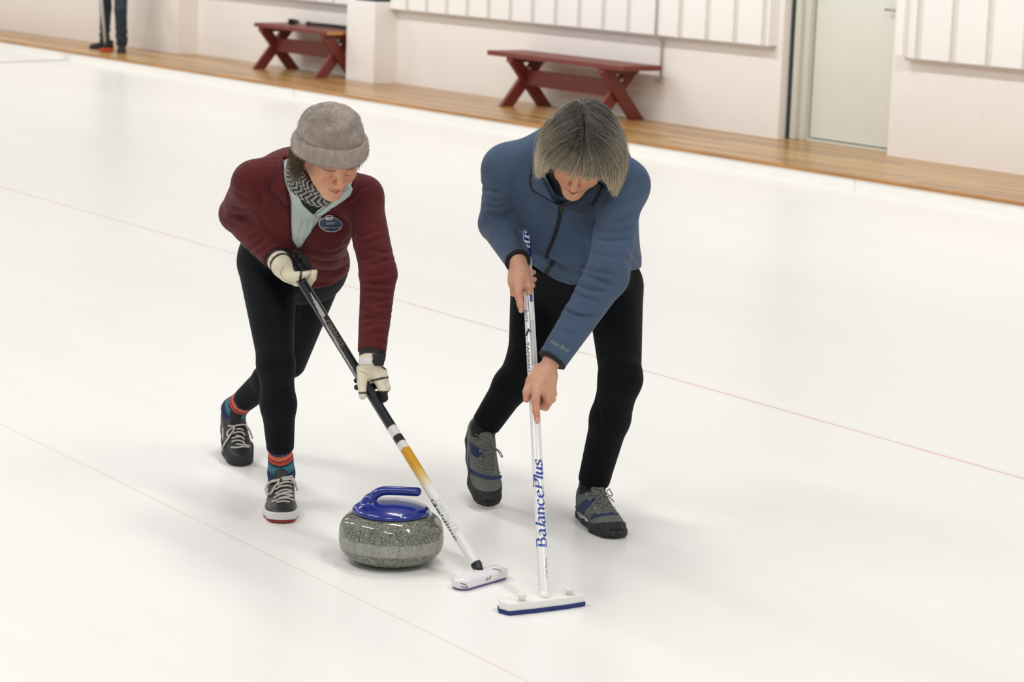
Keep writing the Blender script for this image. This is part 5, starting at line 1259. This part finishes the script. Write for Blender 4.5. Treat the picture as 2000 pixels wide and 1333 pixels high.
    cord('zipper_tape', jb, [(564, 404), (566, 440), (568, 469), (582, 491)], .0026, M_maroon_d, jk, .001)
    cord('zipper_tape', jb, [(641, 410), (616, 447), (601, 470), (588, 491)], .0026, M_maroon_d, jk, .001)
    cord('zipper', jb, [(585, 490), (592, 515), (600, 540), (606, 562)], .0028, M_maroon_d, jk, .0008)
    patch('zipper_pull', jb, [(581, 484), (589, 484), (588, 498), (582, 498)], mat_plain('maroon zip pull', (70, 30, 34), .5), jk, .003, .003, step=2)
    # oval name badge
    def oval(rx, ry, cx=645, cy=437): return [(cx + rx * math.cos(t), cy + ry * math.sin(t) + .03 * rx * math.cos(t)) for t in np.linspace(0, 2 * math.pi, 40)[:-1]]
    bd = patch('name_badge', jb, oval(22.6, 15.2), mat_plain('badge white edge', (206, 206, 204), .4), root, .003, .0024, step=3)
    M_bn = mat_plain('badge navy', (38, 60, 84), .35)
    patch('badge_face', jb, oval(21.2, 13.9), M_bn, bd, .0058, 0, step=3)
    patch('badge_knob', jb, [(636, 428), (635, 424), (636, 420.5), (640, 418.4), (645, 418.4), (650, 419.6), (650.6, 421.4), (649, 423.2), (650, 426), (646, 428.5), (640, 428.6)], mat_plain('badge white knob', (206, 206, 204), .4), bd, .0045, .0015, step=2)
    patch('badge_knob', jb, [(636.6, 423.6), (637.8, 420.8), (641, 419.6), (646, 419.8), (649.6, 421), (648, 422), (638.6, 422.4)], M_bn, bd, .0065, 0, step=2)
    patch('badge_knob', jb, [(640, 426.6), (645, 425.4), (648, 425), (645, 427), (641, 427.4)], M_bn, bd, .0065, 0, step=2)
    M_bw = mat_plain('badge lettering', (222, 220, 214), .5)
    letter('badge_lettering', jb, 'KATHY', (636.4, 437.6), (17, -.4), (.2, -5), M_bw, bd, .0064, shear=.1)
    letter('badge_lettering', jb, 'NORFOLK CURLING CLUB', (629, 444.9), (34.5, -.6), (.1, -2.2), M_bw, bd, .0064)
dress_one()
print('t dress1', time.time() - T0)
# ------------------------------------------------------------------ the woman in the blue jacket
def woman_two():
    Z = np.array([0, 0, 1.0])
    toeA = G(1203, 1055, 0.0); hA = G(1139, 1003, 0.0); L = .295; dA = nrm(hA - toeA); heelA = toeA + dA * L; AA = shoe_axes(toeA, heelA, Z); print('W2 shoe true len', np.linalg.norm(hA - toeA))
    anL = heelA + AA[1] * .06 + AA[2] * .098; print('anL', pix(anL), depth(anL))
    toeB = G(952, 996, 0.0) + Z * .004; hB = P(932, 868, depth(toeB) + .17); dB = nrm(hB - toeB); heelB = toeB + dB * L
    fwd = camdir(0, 0, -1); fwd[2] = 0; fwd = nrm(fwd); sd = camdir(1, 0, 0); sd[2] = 0; sd = nrm(sd)
    AB = shoe_axes(toeB, heelB, Z * .45 + fwd * .85 + sd * .20); anR = heelB + AB[1] * .06 + AB[2] * .098; print('anR', pix(anR), depth(anR))
    knL = P(1212, 740, depth(anL) - .20); hpL = P(1201, 566, depth(knL) + .31); hpR = P(1052, 566, depth(hpL) - .01)
    knR = P(1030, 706, depth(anR) - .12)
    mid = P(1110, 352, depth(hpL) - .40); shR = P(992, 332, depth(mid) + .03); shL = P(1218, 362, depth(mid) - .03)
    wrL = P(1077, 706, depth(at_v(b2, 745)) - .01); elL = P(1186, 540, depth(shL) - .14)
    wrR = P(1012, 512, depth(at_v(b2, 530)) - .03); elR = P(972, 436, depth(shR) + .16)
    for n_, a_, b_ in (('shin', anL, knL), ('thigh', knL, hpL), ('shinR', anR, knR), ('thighR', knR, hpR), ('upL', shL, elL), ('foL', elL, wrL), ('upR', shR, elR), ('foR', elR, wrR), ('sh', shL, shR)): print(n_, round(float(np.linalg.norm(a_ - b_)), 3))
    root = thing('person', 'person with a grey bob in a slate blue jacket bending over a white broom', 'person', (anL[0], anL[1], 0))
    pel = (hpR + hpL) / 2; sp = mid - pel; Zt = nrm(sp); Xt = shL - shR; Xt = nrm(Xt - Zt * (Xt @ Zt)); Yt = np.cross(Xt, Zt); TA = np.stack([Xt, Yt, Zt]); SL = np.linalg.norm(sp); k = SL / .45; print('spine', SL)
    def torso(g):
        tab = np.array([(-.095, .10, .075, -.012), (-.07, .155, .115, -.012), (-.04, .188, .138, -.008), (.04, .184, .138, .004), (.13, .172, .134, .010), (.22, .170, .132, .014), (.30, .174, .132, .014), (.37, .168, .112, .004), (.43, .135, .088, -.010), (.48, .09, .065, -.02), (.52, .055, .05, -.02)])
        tab[:, 0] *= k; tab[:, 1:3] += g; return SW(pel, TA, tab, 2.2)
    hdo = P(1135, 296, depth(mid) - .16)
    uh = camdir(.12, -.56, -.82); fh = camdir(-.16, .80, -.58); fh = nrm(fh - uh * (fh @ uh)); HA = np.stack([np.cross(fh, uh), fh, uh])
    nb = mid + Zt * .02 - Yt * .01
    def shoulders(g): return [('u', RC(mid - Yt * .02, shR, .066 + g, .060 + g), .05), ('u', RC(mid - Yt * .02, shL, .066 + g, .060 + g), .05)]
    def arms(g): return [('u', RC(shR, elR, .054 + g, .042 + g), .05), ('u', RC(elR, wrR, .042 + g, .027 + g * .6), .01), ('u', RC(shL, elL, .054 + g, .043 + g), .05), ('u', RC(elL, wrL, .043 + g, .027 + g * .6), .015)]
    calfL = anL * .36 + knL * .64; calfR = anR * .36 + knR * .64
    def legs(g, c=0.0):
        return [('u', RC(hpR, knR, .086 + g, .058 + g), .02), ('u', RC(knR, calfR, .056 + g, .055 + g), .03), ('u', RC(calfR, anR, .054 + g, .036 + g + c), .02),
                ('u', RC(hpL, knL, .086 + g, .060 + g), .02), ('u', RC(knL, calfL, .058 + g, .058 + g), .03), ('u', RC(calfL, anL, .057 + g, .038 + g + c), .02),
                ('u', EL(pel - Yt * .05 + Zt * .02, (.17 + g, .115 + g, .085 + g), TA), .05)]
    q = lambda u, v, dz: hp(b2, u, v, dz)
    def handL(g):       # lower hand
        o = [('u', RC(wrL, q(1060, 742, -.030), .024 + g, .022 + g), .015), ('u', RC(q(1064, 728, -.024), q(1048, 758, -.032), .024 + g, .019 + g), .015), ('u', RC(q(1072, 735, -.012), q(1068, 762, -.012), .021 + g, .018 + g), .015), ('u', RC(q(1076, 735, .004), q(1074, 758, .008), .018 + g, .016 + g), .015)]
        o += chain([q(1052, 722, -.022), q(1036, 744, -.030), q(1029, 766, -.024), q(1028, 781, -.016)], np.array([.0165, .0125, .0115, .0090]) + g)
        o += chain([q(1048, 758, -.034), q(1046, 782, -.038), q(1047, 804, -.030), q(1050, 821, -.022)], np.array([.0130, .0118, .0098, .0080]) + g)
        o += chain([q(1064, 764, -.020), q(1071, 786, -.008), q(1066, 796, .014), q(1046, 794, .022)], np.array([.0130, .0112, .0100, .0085]) + g)
        o += chain([q(1072, 762, -.004), q(1078, 780, .010), q(1066, 786, .028), q(1044, 782, .028)], np.array([.0125, .0108, .0096, .0082]) + g)
        o += chain([q(1076, 756, .010), q(1081, 770, .024), q(1066, 776, .036), q(1046, 772, .032)], np.array([.0115, .0098, .0088, .0076]) + g)
        return o
    def handR(g):       # upper hand
        o = [('u', RC(wrR, q(1015, 542, -.030), .0235 + g, .022 + g), .015), ('u', RC(q(1020, 532, -.028), q(1014, 556, -.030), .023 + g, .018 + g), .015), ('u', RC(q(1006, 528, -.016), q(1003, 552, -.014), .020 + g, .017 + g), .015)]
        o += chain([q(1024, 528, -.022), q(1031, 548, -.028), q(1033, 562, -.024), q(1034, 572, -.018)], np.array([.0150, .0122, .0115, .0088]) + g)
        o += chain([q(1012, 556, -.032), q(1013, 578, -.034), q(1016, 594, -.026), q(1018, 607, -.018)], np.array([.0128, .0115, .0096, .0078]) + g)
        o += chain([q(1004, 556, -.016), q(1004, 572, -.002), q(1018, 572, .018), q(1040, 558, .010)], np.array([.0125, .0110, .0100, .0085]) + g)
        o += chain([q(1001, 548, -.004), q(1002, 560, .010), q(1020, 558, .026), q(1043, 546, .007)], np.array([.0120, .0105, .0096, .0085]) + g)
        o += chain([q(1000, 540, .006), q(1003, 548, .020), q(1020, 544, .030), q(1042, 532, .007)], np.array([.0110, .0096, .0088, .0078]) + g)
        return o
    feet = [(m_, p_, .02) for m_, p_, k_ in shoe_foot(AA, heelA, nrm(knL - anL), .032) + shoe_foot(AB, heelB, nrm(knR - anR), .032)]
    body = [('u', torso(-.024), 0)] + shoulders(-.022) + arms(-.014) + legs(-.012) + feet + [('u', RC(nb, hdo - uh * .05 - fh * .02, .054, .052), .03), ('u', LOC(hdo, HA, head_ops()), .015)] + handL(0) + handR(0)
    V, Fc = mesh_sdf(body, .0024, 2); N = normals(V, Fc)
    Lh = (V - hdo) @ HA.T; sk = paint_head(Lh, (220, 164, 128), (170, 98, 90), (120, 100, 84), (60, 42, 36), (200, 120, 94))
    far = np.linalg.norm(Lh, axis=1) > .15; sk[far] = lin((214, 162, 134))
    # redder knuckles and fingertips
    for pts, rad in (([q(1047, 806, -.03), q(1050, 821, -.022), q(1046, 782, -.04), q(1028, 778, -.02), q(1071, 786, -.01), q(1033, 746, -.035)], .016), ([q(1018, 606, -.02), q(1013, 578, -.036), q(1034, 570, -.02), q(1004, 566, -.01), q(1031, 550, -.03), q(1040, 545, .005)], .014)):
        for p in pts:
            w_ = .55 * np.exp(-(np.linalg.norm(V - p, axis=1) / rad) ** 2)[:, None]; sk = sk * (1 - w_) + w_ * lin((196, 112, 92))
    new_obj('body', V, Fc, M_skin, root, cols=sk); print('t w2 body', len(V), time.time() - T0)
    bb_ = bvh_of(V, Fc)
    M_nail = mat_plain('nail', (222, 168, 148), .3, var=.03)
    for pts in ([(1046.5, 817), (1053, 816), (1054, 824), (1050, 827), (1046.5, 824)], [(1014.5, 603), (1020, 602), (1021, 609), (1018, 612), (1015, 609)], [(1030, 568), (1036, 567), (1037, 573), (1034, 576), (1031, 574)]): patch('fingernail', bb_, pts, M_nail, root.children[0], .0006, step=2)
    # trousers
    hemL = anL + nrm(knL - anL) * .022; hemR = anR + nrm(knR - anR) * .018
    V, Fc = mesh_sdf([('u', torso(-.010), .03), ('s', FN(lambda p: .22 - (p - pel) @ Zt), 0.0)] + legs(.0, .008) + [('s', HS(hemL, anL - knL, .16), 0), ('s', HS(hemR, anR - knR, .16), 0)], .0038, 2)
    N = normals(V, Fc); bv = bvh_of(V, Fc)
    for pts, w_, d in (([(1172, 728), (1200, 735), (1235, 730)], .010, .004), ([(1175, 750), (1205, 748), (1240, 740)], .010, .003), ([(1180, 715), (1210, 716), (1250, 725)], .009, .003), ([(1160, 640), (1190, 655), (1230, 650)], .012, .003), ([(1165, 770), (1172, 850), (1160, 930)], .008, .003), ([(1010, 690), (1030, 700), (1050, 712)], .009, .004), ([(985, 730), (1010, 728), (1035, 722)], .009, .003), ([(1255, 540), (1258, 640), (1252, 740)], .004, .002), ([(1150, 940), (1170, 936), (1195, 942)], .006, .004), ([(1085, 580), (1100, 600), (1110, 640)], .01, .003)): groove(V, N, bv, pts, w_, d)
    tr = new_obj('trousers', V, Fc, M_trous, root)
    for a_, k_, As, hs in ((anL, knL, AA, heelA), (anR, knR, AB, heelB)):
        V, Fc = mesh_sdf([(m_, p_, k2 or .02) for m_, p_, k2 in shoe_foot(As, hs, nrm(k_ - a_), .036)], .004, 1); new_obj('sock', V, Fc, M_trim, root)
    # jacket
    base = [('u', torso(.004), 0), ('u', EL(mid - Zt * .05 - Yt * .105, (.165, .115, .13), TA), .05)] + [('u', RC(mid + Zt * .06 - Yt * .095, e_, .072, .061), .05) for e_ in (shR, shL)] + shoulders(.004) + [('u', RC(P(1196, 420, depth(mid) + .10), P(1204, 500, depth(pel) - .06), .062, .066), .06)] + [('u', RC(nb - Zt * .02, nb + Zt * .045 + Yt * .012, .088, .078), .03)]
    HP = [(850, 480), (1000, 500), (1035, 514), (1060, 532), (1085, 547), (1112, 556), (1150, 551), (1190, 539), (1258, 522), (1400, 515), (1400, 900), (850, 900)]
    def hem(p): return np.maximum(-poly_px(HP, p), -.04 - (p - pel) @ Zt)
    VP2 = [(1060, 330), (1080, 372), (1090, 398), (1100, 398), (1128, 384), (1165, 350), (1170, 300), (1080, 290)]
    def carve(p): return np.maximum(np.maximum(poly_px(VP2, p), -.03 - (p - pel) @ Yt), -(ev_ops(base, p) + .016))
    E3 = np.eye(3); O3 = np.zeros(3)
    armR = [('u', RC(shR, elR, .062, .056), 0), ('u', RC(elR, wrR, .056, .036), .012), ('s', HS(wrR - nrm(wrR - elR) * .004, wrR - elR, .085), 0)]
    armL = [('u', RC(shL, elL, .060, .058), 0), ('u', RC(elL, wrL, .058, .041), .02), ('s', HS(wrL - nrm(wrL - elL) * .004, wrL - elL, .09), 0)]
    ops = base + [('i', FN(hem), .006), ('s', FN(carve), .003), ('u', LOC(O3, E3, armR), .035), ('u', LOC(O3, E3, armL), .035)]
    V, Fc = mesh_sdf(ops, .0036, 2); N = normals(V, Fc); bv = bvh_of(V, Fc)
    fold = [([(995, 365), (970, 372), (935, 368)], .010, .007), ([(998, 380), (970, 388), (938, 382)], .009, .006), ([(1000, 395), (972, 402), (942, 400)], .009, .006), ([(1003, 415), (975, 418), (948, 420)], .009, .004), ([(1005, 440), (980, 440), (955, 438)], .009, .004), ([(1008, 465), (985, 462), (960, 462)], .009, .003), ([(1010, 485), (990, 490), (972, 485)], .008, .003),
            ([(1005, 350), (1002, 372), (998, 400), (1008, 430)], .012, .007), ([(1010, 440), (1018, 470), (1024, 500)], .012, .006),
            ([(1195, 395), (1220, 392), (1250, 380)], .008, .004), ([(1180, 425), (1215, 428), (1250, 410)], .008, .005), ([(1156, 458), (1182, 469), (1228, 466)], .008, .007), ([(1162, 450), (1200, 453), (1246, 444)], .007, .005), ([(1130, 518), (1160, 529), (1204, 537)], .007, .007), ([(1126, 531), (1156, 541), (1196, 558)], .007, .008), ([(1120, 547), (1150, 565), (1188, 570)], .007, .007), ([(1112, 562), (1140, 580), (1180, 590)], .007, .005), ([(1094, 598), (1128, 616), (1166, 618)], .005, .008), ([(1080, 640), (1105, 652), (1130, 655)], .008, .003), ([(1062, 672), (1070, 690), (1090, 700)], .008, .003), ([(1146, 490), (1180, 500), (1225, 500)], .008, .004),
            ([(1150, 455), (1165, 430), (1195, 400)], .012, .006), ([(1145, 470), (1142, 510), (1125, 545)], .012, .008), ([(1225, 480), (1240, 500), (1255, 520)], .01, .004), ([(1215, 500), (1235, 515), (1250, 512)], .01, .003),
            ([(1000, 330), (1003, 350), (995, 372)], .0035, .002), ([(1010, 345), (1030, 347), (1045, 340)], .0035, .002), ([(985, 275), (1020, 262), (1060, 258)], .0035, .002), ([(1225, 360), (1245, 350), (1262, 345)], .0035, .002), ([(1034, 480), (1070, 505), (1096, 520), (1124, 531)], .008, .008), ([(1040, 518), (1070, 534), (1100, 545)], .004, .003)]
    for pts, w_, d in fold: groove(V, N, bv, pts, w_ * 1.15, d * 1.2)
    jk = new_obj('jacket', V, Fc, M_bluef, root); jb = bvh_of(V, Fc); print('t w2 jacket', len(V), time.time() - T0)
    # cuffs
    for w0, e0, r0 in ((wrL, elL, .0425), (wrR, elR, .0375)):
        ax = nrm(w0 - e0); V, Fc = mesh_sdf([('u', RC(w0 - ax * .02, w0 + ax * .03, r0, r0), 0), ('s', HS(w0 + ax * .0005, ax, .12), 0), ('s', HS(w0 - ax * .0085, -ax, .12), 0)], .0028, 1); new_obj('cuff_binding', V, Fc, M_trim, jk)
    # neck lining, collar flaps, zips
    V, Fc = mesh_sdf([('u', RC(nb - Zt * .05, nb + Zt * .05 + Yt * .012, .078, .068), 0)], .004, 2); new_obj('undershirt', V, Fc, M_trim, root)
    patch('collar', jb, [(1047, 318), (1055, 316), (1062, 342), (1073, 368), (1084, 393), (1083, 397), (1068, 382), (1040, 366), (1038, 345)], M_bluef, jk, .006, .005, step=4)
    patch('collar', jb, [(1098, 401), (1112, 397), (1138, 384), (1167, 356), (1184, 366), (1178, 383), (1160, 398), (1146, 416), (1120, 406)], M_inner, jk, .006, .005, step=4)
    cord('collar_binding', jb, [(1048, 316), (1040, 340), (1039, 364), (1055, 375), (1075, 386), (1092, 397)], .0036, M_trim, jk, .009)
    cord('collar_binding', jb, [(1180, 366), (1172, 386), (1160, 400)], .0040, M_trim, jk, .012)
    cord('collar_binding', jb, [(1096, 397), (1120, 407), (1146, 417)], .0022, M_inner, jk, .010)
    def tape(name, a, wpx, lift=.0015):
        p = [np.array(z_) for z_ in spline(a, 8)]; t = np.gradient(np.array(p), axis=0); t /= np.linalg.norm(t, axis=1)[:, None]; n = np.stack([-t[:, 1], t[:, 0]], -1)
        poly = [tuple(x_ + y_ * wpx / 2) for x_, y_ in zip(p, n)] + [tuple(x_ - y_ * wpx / 2) for x_, y_ in zip(p[::-1], n[::-1])]
        return patch(name, jb, poly, M_trim, jk, lift, .002, step=4)
    tape('zipper', [(1096, 397), (1092, 430), (1082, 465), (1070, 492), (1068, 504)], 6.5); tape('zipper', [(1081, 511), (1073, 523), (1066, 534)], 7.5)
    patch('zipper_pull', jb, [(1094, 400), (1099, 399), (1101, 412), (1096, 415), (1094, 410)], M_blk, jk, .004, .003, step=2)
    o_, ex, ey = np.array([1074, 670.5]), np.array([37, 19]), np.array([3.5, -7])
    letter('embroidered_lettering', jb, 'Eddie Bauer', o_, ex, ey, mat_plain('grey embroidery', (150, 152, 140), .8), jk, .0012, shear=.45)
    # hair: grey bob with a fringe
    cap = [('u', EL((0, -.014, .037), (.0885, .1035, .0915)), 0), ('u', RC((-.080, -.01, .0), (-.080, -.012, -.06), .016, .012), .02), ('u', RC((.080, -.01, .0), (.080, -.012, -.06), .016, .012), .02), ('u', RC((-.05, -.07, -.0), (-.045, -.07, -.07), .03, .025), .03), ('u', RC((.05, -.07, -.0), (.045, -.07, -.07), .03, .025), .03), ('s', FN(lambda p: np.maximum(np.maximum(p[:, 2] - .030, .045 - p[:, 1]), np.abs(p[:, 0]) - .066)), .008)]
    V, Fc = mesh_sdf([('u', LOC(hdo, HA, cap), 0)], .0035, 2); hc_ = np.tile(lin((86, 82, 76)), (len(V), 1)); hair = new_obj('hair', V, Fc, M_hair2, root, cols=hc_)
    g = np.random.default_rng(21); cen = np.array([0, -.014, .037]); rad = np.array([.0825, .1025, .0925]); gl = HA @ np.array([0, 0, -1.0])
    n = 9000; K = 15; part = (np.array([.020, -.072, 0]), np.array([-.002, .046, 0]))
    th = g.uniform(0, 2 * np.pi, n); cz = g.uniform(-.05, 1.0, n); s_ = np.sqrt(np.clip(1 - cz ** 2, 0, 1)); D = np.stack([s_ * np.cos(th), s_ * np.sin(th), cz], -1)
    m1 = g.random(n) < .5                     # roots along the parting
    tt = g.random(n)[:, None]; pp_ = part[0] * (1 - tt) + part[1] * tt + g.normal(0, .0045, (n, 3)) * np.array([1, 1, 0])
    e = pp_ / rad; dd = np.stack([e[:, 0], e[:, 1], np.sqrt(np.clip(1 - e[:, 0] ** 2 - e[:, 1] ** 2, .05, 1))], -1); D[m1] = dd[m1]
    front = (D[:, 1] > .55) & (D[:, 2] < .25); D[front] = dd[front]
    p = cen + D * rad; side0 = np.sign(p[:, 0] - np.interp(p[:, 1], [-.072, .046], [.020, -.002])); vol = g.uniform(.001, .013, n); clump = g.integers(0, 240, n); cj = g.normal(0, .10, (240, 3))[clump]
    path = [p.copy()]; alive = np.ones(n, bool); step = g.uniform(.0155, .0185, n); vel = None
    for i in range(K - 1):
        q_ = (p - cen) / rad; nn = q_ / np.linalg.norm(q_, axis=1)[:, None]
        ab = part[1] - part[0]; t_ = np.clip(((p - part[0])[:, :2] @ ab[:2]) / (ab[:2] @ ab[:2]), 0, 1)[:, None]
        cpt = part[0] + ab * t_; cpt[:, 2] = cen[2] + rad[2]
        d = p - cpt; d += np.stack([side0 * .004, np.full(n, .012), np.zeros(n)], -1); d /= np.linalg.norm(d, axis=1)[:, None] + 1e-9
        d = d + cj * .35; d = d - nn * (d * nn).sum(1)[:, None]; d /= np.linalg.norm(d, axis=1)[:, None] + 1e-9
        low = np.clip((.045 - p[:, 2]) / .05, 0, 1)[:, None]; hang = np.array([0, 0, -1.0]) * .55 + gl * .55
        d = d * (1 - low) + hang * low + cj * .25 + nn * .10 * low; d /= np.linalg.norm(d, axis=1)[:, None]
        p2 = p + d * step[:, None]
        q2 = (p2 - cen) / rad; r2 = np.linalg.norm(q2, axis=1); lift = 1 + vol / .09 + .03 * low[:, 0]
        fix = (r2 < lift) | (p2[:, 2] > .05); p2[fix] = cen + (q2[fix] / r2[fix][:, None]) * lift[fix][:, None] * rad
        az = np.abs(np.arctan2(p2[:, 0], p2[:, 1])); az = np.where(az > 0, az, 0)
        endz = np.interp(az, [0, .58, .78, 1.0, 2.2, 3.15], [.020, .016, -.01, -.075, -.075, -.095]) + g.normal(0, 1, n) * np.interp(az, [.7, 1.1], [.004, .013])
        stop = p2[:, 2] < endz; keep = alive & ~stop
        p = np.where(keep[:, None], p2, p + (p2 - p) * .03); alive = keep; path.append(p.copy())
    Lc = np.stack(path, 1); Lc[:, :, 0] *= 1.10; Lc[:, :, 1] = Lc[:, :, 1] * 1.03; fl_ = np.sin(np.pi * np.clip((.075 - Lc[:, :, 2:3]) / .19, 0, 1)); od = Lc - cen; od[:, :, 2] = 0; od /= np.linalg.norm(od, axis=2)[..., None]; Lc = Lc + od * fl_ * (.010 + .006 * g.normal(0, 1, (n, 1, 1)))
    Lc += (g.normal(0, .0016, (240, 1, 3))[clump] * np.sin(np.linspace(0, 7, K)[None, :, None] + g.uniform(0, 6, (240, 1, 1))[clump]) + g.normal(0, .0007, (n, 1, 3)) * np.sin(np.linspace(0, 9, K)[None, :, None] + g.uniform(0, 6, (n, 1, 1)))) * np.linspace(.2, 1, K)[None, :, None]
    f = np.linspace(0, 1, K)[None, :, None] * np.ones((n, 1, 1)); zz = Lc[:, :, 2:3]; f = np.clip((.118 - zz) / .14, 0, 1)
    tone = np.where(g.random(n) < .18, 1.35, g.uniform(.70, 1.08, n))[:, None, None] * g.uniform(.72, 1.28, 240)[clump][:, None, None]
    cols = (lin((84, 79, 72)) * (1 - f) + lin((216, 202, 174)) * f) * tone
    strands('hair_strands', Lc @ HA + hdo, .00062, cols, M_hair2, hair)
    # stray hairs
    i = g.integers(0, n, 260); fl = Lc[i][:, :, :].copy(); out = (fl - cen); out /= np.linalg.norm(out, axis=2)[..., None]; fl += out * (np.linspace(0, 1, K)[None, :, None] ** 1.5) * g.uniform(.004, .022, (260, 1, 1))
    strands('stray_hair', fl @ HA + hdo, .0004, np.tile(lin((190, 182, 168)), (260, K, 1)), M_hair2, hair)
    shoes_two(root, toeA, heelA, AA, toeB, heelB, AB, L)
    return root
M_hair2 = mat_plain('grey hair', (255, 255, 255), .42, spec=.45, var=.04, attr=True)
M_mesh = mat_plain('grey shoe mesh', (104, 108, 102), .85, var=.1, nscale=200, bump=.4, bscale=500)
def shoes_two(root, toeA, heelA, AA, toeB, heelB, AB, L):
    def mat_rub():
        t = NT('hexagon rubber'); t.set(Roughness=.7); v = t.new('ShaderNodeTexVoronoi'); v.inputs['Scale'].default_value = 95; t.link(t.coords(), v.inputs['Vector'])
        t.col(t.ramp(v.outputs['Distance'], [(.2, (50, 52, 54)), (.6, (28, 30, 32))])); t.bump(t.math('SUBTRACT', 1.0, v.outputs['Distance']), .6, .004); return t.m
    M_rub = mat_rub()
    for idx, (toe, heel, A) in enumerate(((toeA, heelA, AA), (toeB, heelB, AB))):
        V, Fc = world_mesh(upper_ops(L, .001, 1.05) + [collar_cut(1.05)], A, heel, .003, 2); sh = new_obj('shoe', V, Fc, M_mesh, root); mU = (V, Fc)
        V, Fc = world_mesh([('u', BX((0, .14, .02), (.07, .17, .05), 0), 0), ('i', slab(sole_fn(L, .004), .0, .020, .008, L), .006)], A, heel, .003, 2); so = new_obj('sole', V, Fc, M_rub, sh)
        rim = upper_ops(L, .0045, 1.02) + [('i', FN(lambda q: q[:, 2] - (.022 + .030 * np.clip((q[:, 1] - L * .60) / (L * .36), 0, 1) ** 1.2 + .018 * np.clip((.05 - q[:, 1]) / .06, 0, 1))), .003), ('s', FN(lambda q: -(ev_ops(UPC, q) - .0)), .0)]
        global UPC
        UPC = upper_ops(L, -.004, 1.05)
        V, Fc = world_mesh(rim[:-1], A, heel, .003, 2); new_obj('rand', V, Fc, M_rub, sh)
        V, Fc = world_mesh(tongue_ops(1.05), A, heel, .003, 1); tg = new_obj('tongue', V, Fc, M_mesh, sh); b = joined(mU, (V, Fc))
        if idx == 0:
            f = lambda p: [(1105 + x / 8.6, 920 + y / 8.6) for x, y in p]
            patch('side_stripe', b, f([(190, 600), (260, 545), (330, 490), (440, 470), (520, 480), (470, 540), (390, 600), (330, 660), (300, 730), (220, 680)]), M_navy, sh, .001, step=3)
            patch('toe_stripe', b, f([(415, 780), (470, 735), (560, 725), (700, 715), (780, 700), (850, 690), (890, 740), (760, 745), (600, 765), (490, 790), (420, 845)]), M_navy, sh, .001, step=3)
            patch('heel_lining', b, f([(205, 370), (240, 260), (300, 235), (330, 330), (260, 360), (215, 415)]), M_navy, sh, .001, step=3)
            patch('midsole_flash', b, f([(195, 670), (300, 735), (380, 800), (412, 860), (330, 850), (250, 775)]), M_lilac, sh, .0035, step=3)
            for x, y in ((357, 405), (414, 485), (505, 638), (545, 715), (835, 690), (805, 630), (470, 560)):
                u, v = f([(x, y)])[0]; cord('eyelet', b, [(u + 1.9 * math.cos(a), v + 2.1 * math.sin(a)) for a in np.linspace(0, 6.3, 10)], .0007, M_eyelet, sh, .0012)
            for p in ([(360, 405), (450, 400), (560, 400)], [(414, 485), (480, 450), (560, 445)], [(470, 560), (560, 545), (660, 570), (720, 590)], [(505, 638), (600, 620), (700, 640), (830, 690)], [(545, 715), (640, 660), (740, 610), (810, 630)], [(600, 600), (680, 545), (760, 525)], [(560, 690), (680, 660), (830, 660)]): cord('lace', b, f(p), .0017, M_laceg, sh, .0022)
            for p in ([(600, 420), (530, 500), (440, 620), (415, 700), (450, 725), (530, 710), (580, 640), (595, 520), (600, 430)], [(620, 400), (720, 340), (830, 300), (875, 290), (880, 320), (820, 395), (730, 410), (640, 400)], [(620, 430), (720, 460), (790, 485), (848, 505)], [(560, 310), (450, 280), (330, 240), (190, 225)], [(570, 300), (600, 350), (620, 400)]): cord('lace_bow', b, f(p), .0017, M_laceg, sh, .005)
        else:
            f = lambda p: [(895 + x / 6.06, 790 + y / 6.06) for x, y in p]
            patch('side_stripe', b, f([(135, 440), (180, 480), (240, 520), (300, 560), (320, 610), (280, 640), (210, 630), (150, 580)]), M_navy, sh, .001, step=3)
            patch('toe_stripe', b, f([(130, 755), (200, 795), (280, 830), (380, 850), (460, 850), (515, 840), (515, 880), (440, 895), (340, 895), (230, 860), (140, 815)]), M_navy, sh, .001, step=3)
            patch('heel_lining', b, f([(185, 330), (210, 260), (250, 200), (300, 240), (250, 330), (270, 420), (230, 400)]), M_navy, sh, .001, step=3)
            patch('midsole_flash', b, f([(100, 450), (130, 460), (128, 820), (95, 780)]), M_lilac, sh, .0035, step=3)
            for x, y in ((240, 465), (262, 555), (265, 640), (275, 740), (440, 808), (440, 725)):
                u, v = f([(x, y)])[0]; cord('eyelet', b, [(u + 1.6 * math.cos(a), v + 1.8 * math.sin(a)) for a in np.linspace(0, 6.3, 10)], .0008, M_eyelet, sh, .0012)
            for p in ([(265, 640), (340, 680), (430, 720), (480, 720)], [(275, 740), (350, 760), (440, 790), (490, 810)], [(272, 815), (360, 800), (440, 810)], [(275, 720), (350, 650), (400, 560)], [(262, 555), (330, 590), (400, 560)], [(240, 465), (300, 520), (390, 550)], [(430, 800), (425, 680), (410, 570)]): cord('lace', b, f(p), .0018, M_laceg, sh, .0022)
            for p in ([(400, 545), (330, 590), (250, 640), (230, 720), (290, 740), (350, 660), (400, 560)], [(420, 530), (510, 545), (580, 570), (620, 605), (560, 610), (500, 570), (430, 540)], [(410, 540), (380, 460), (300, 400), (190, 350)], [(415, 540), (420, 620), (440, 780)]): cord('lace_bow', b, f(p), .0018, M_laceg, sh, .004)
woman_two()
print('t end', time.time() - T0)
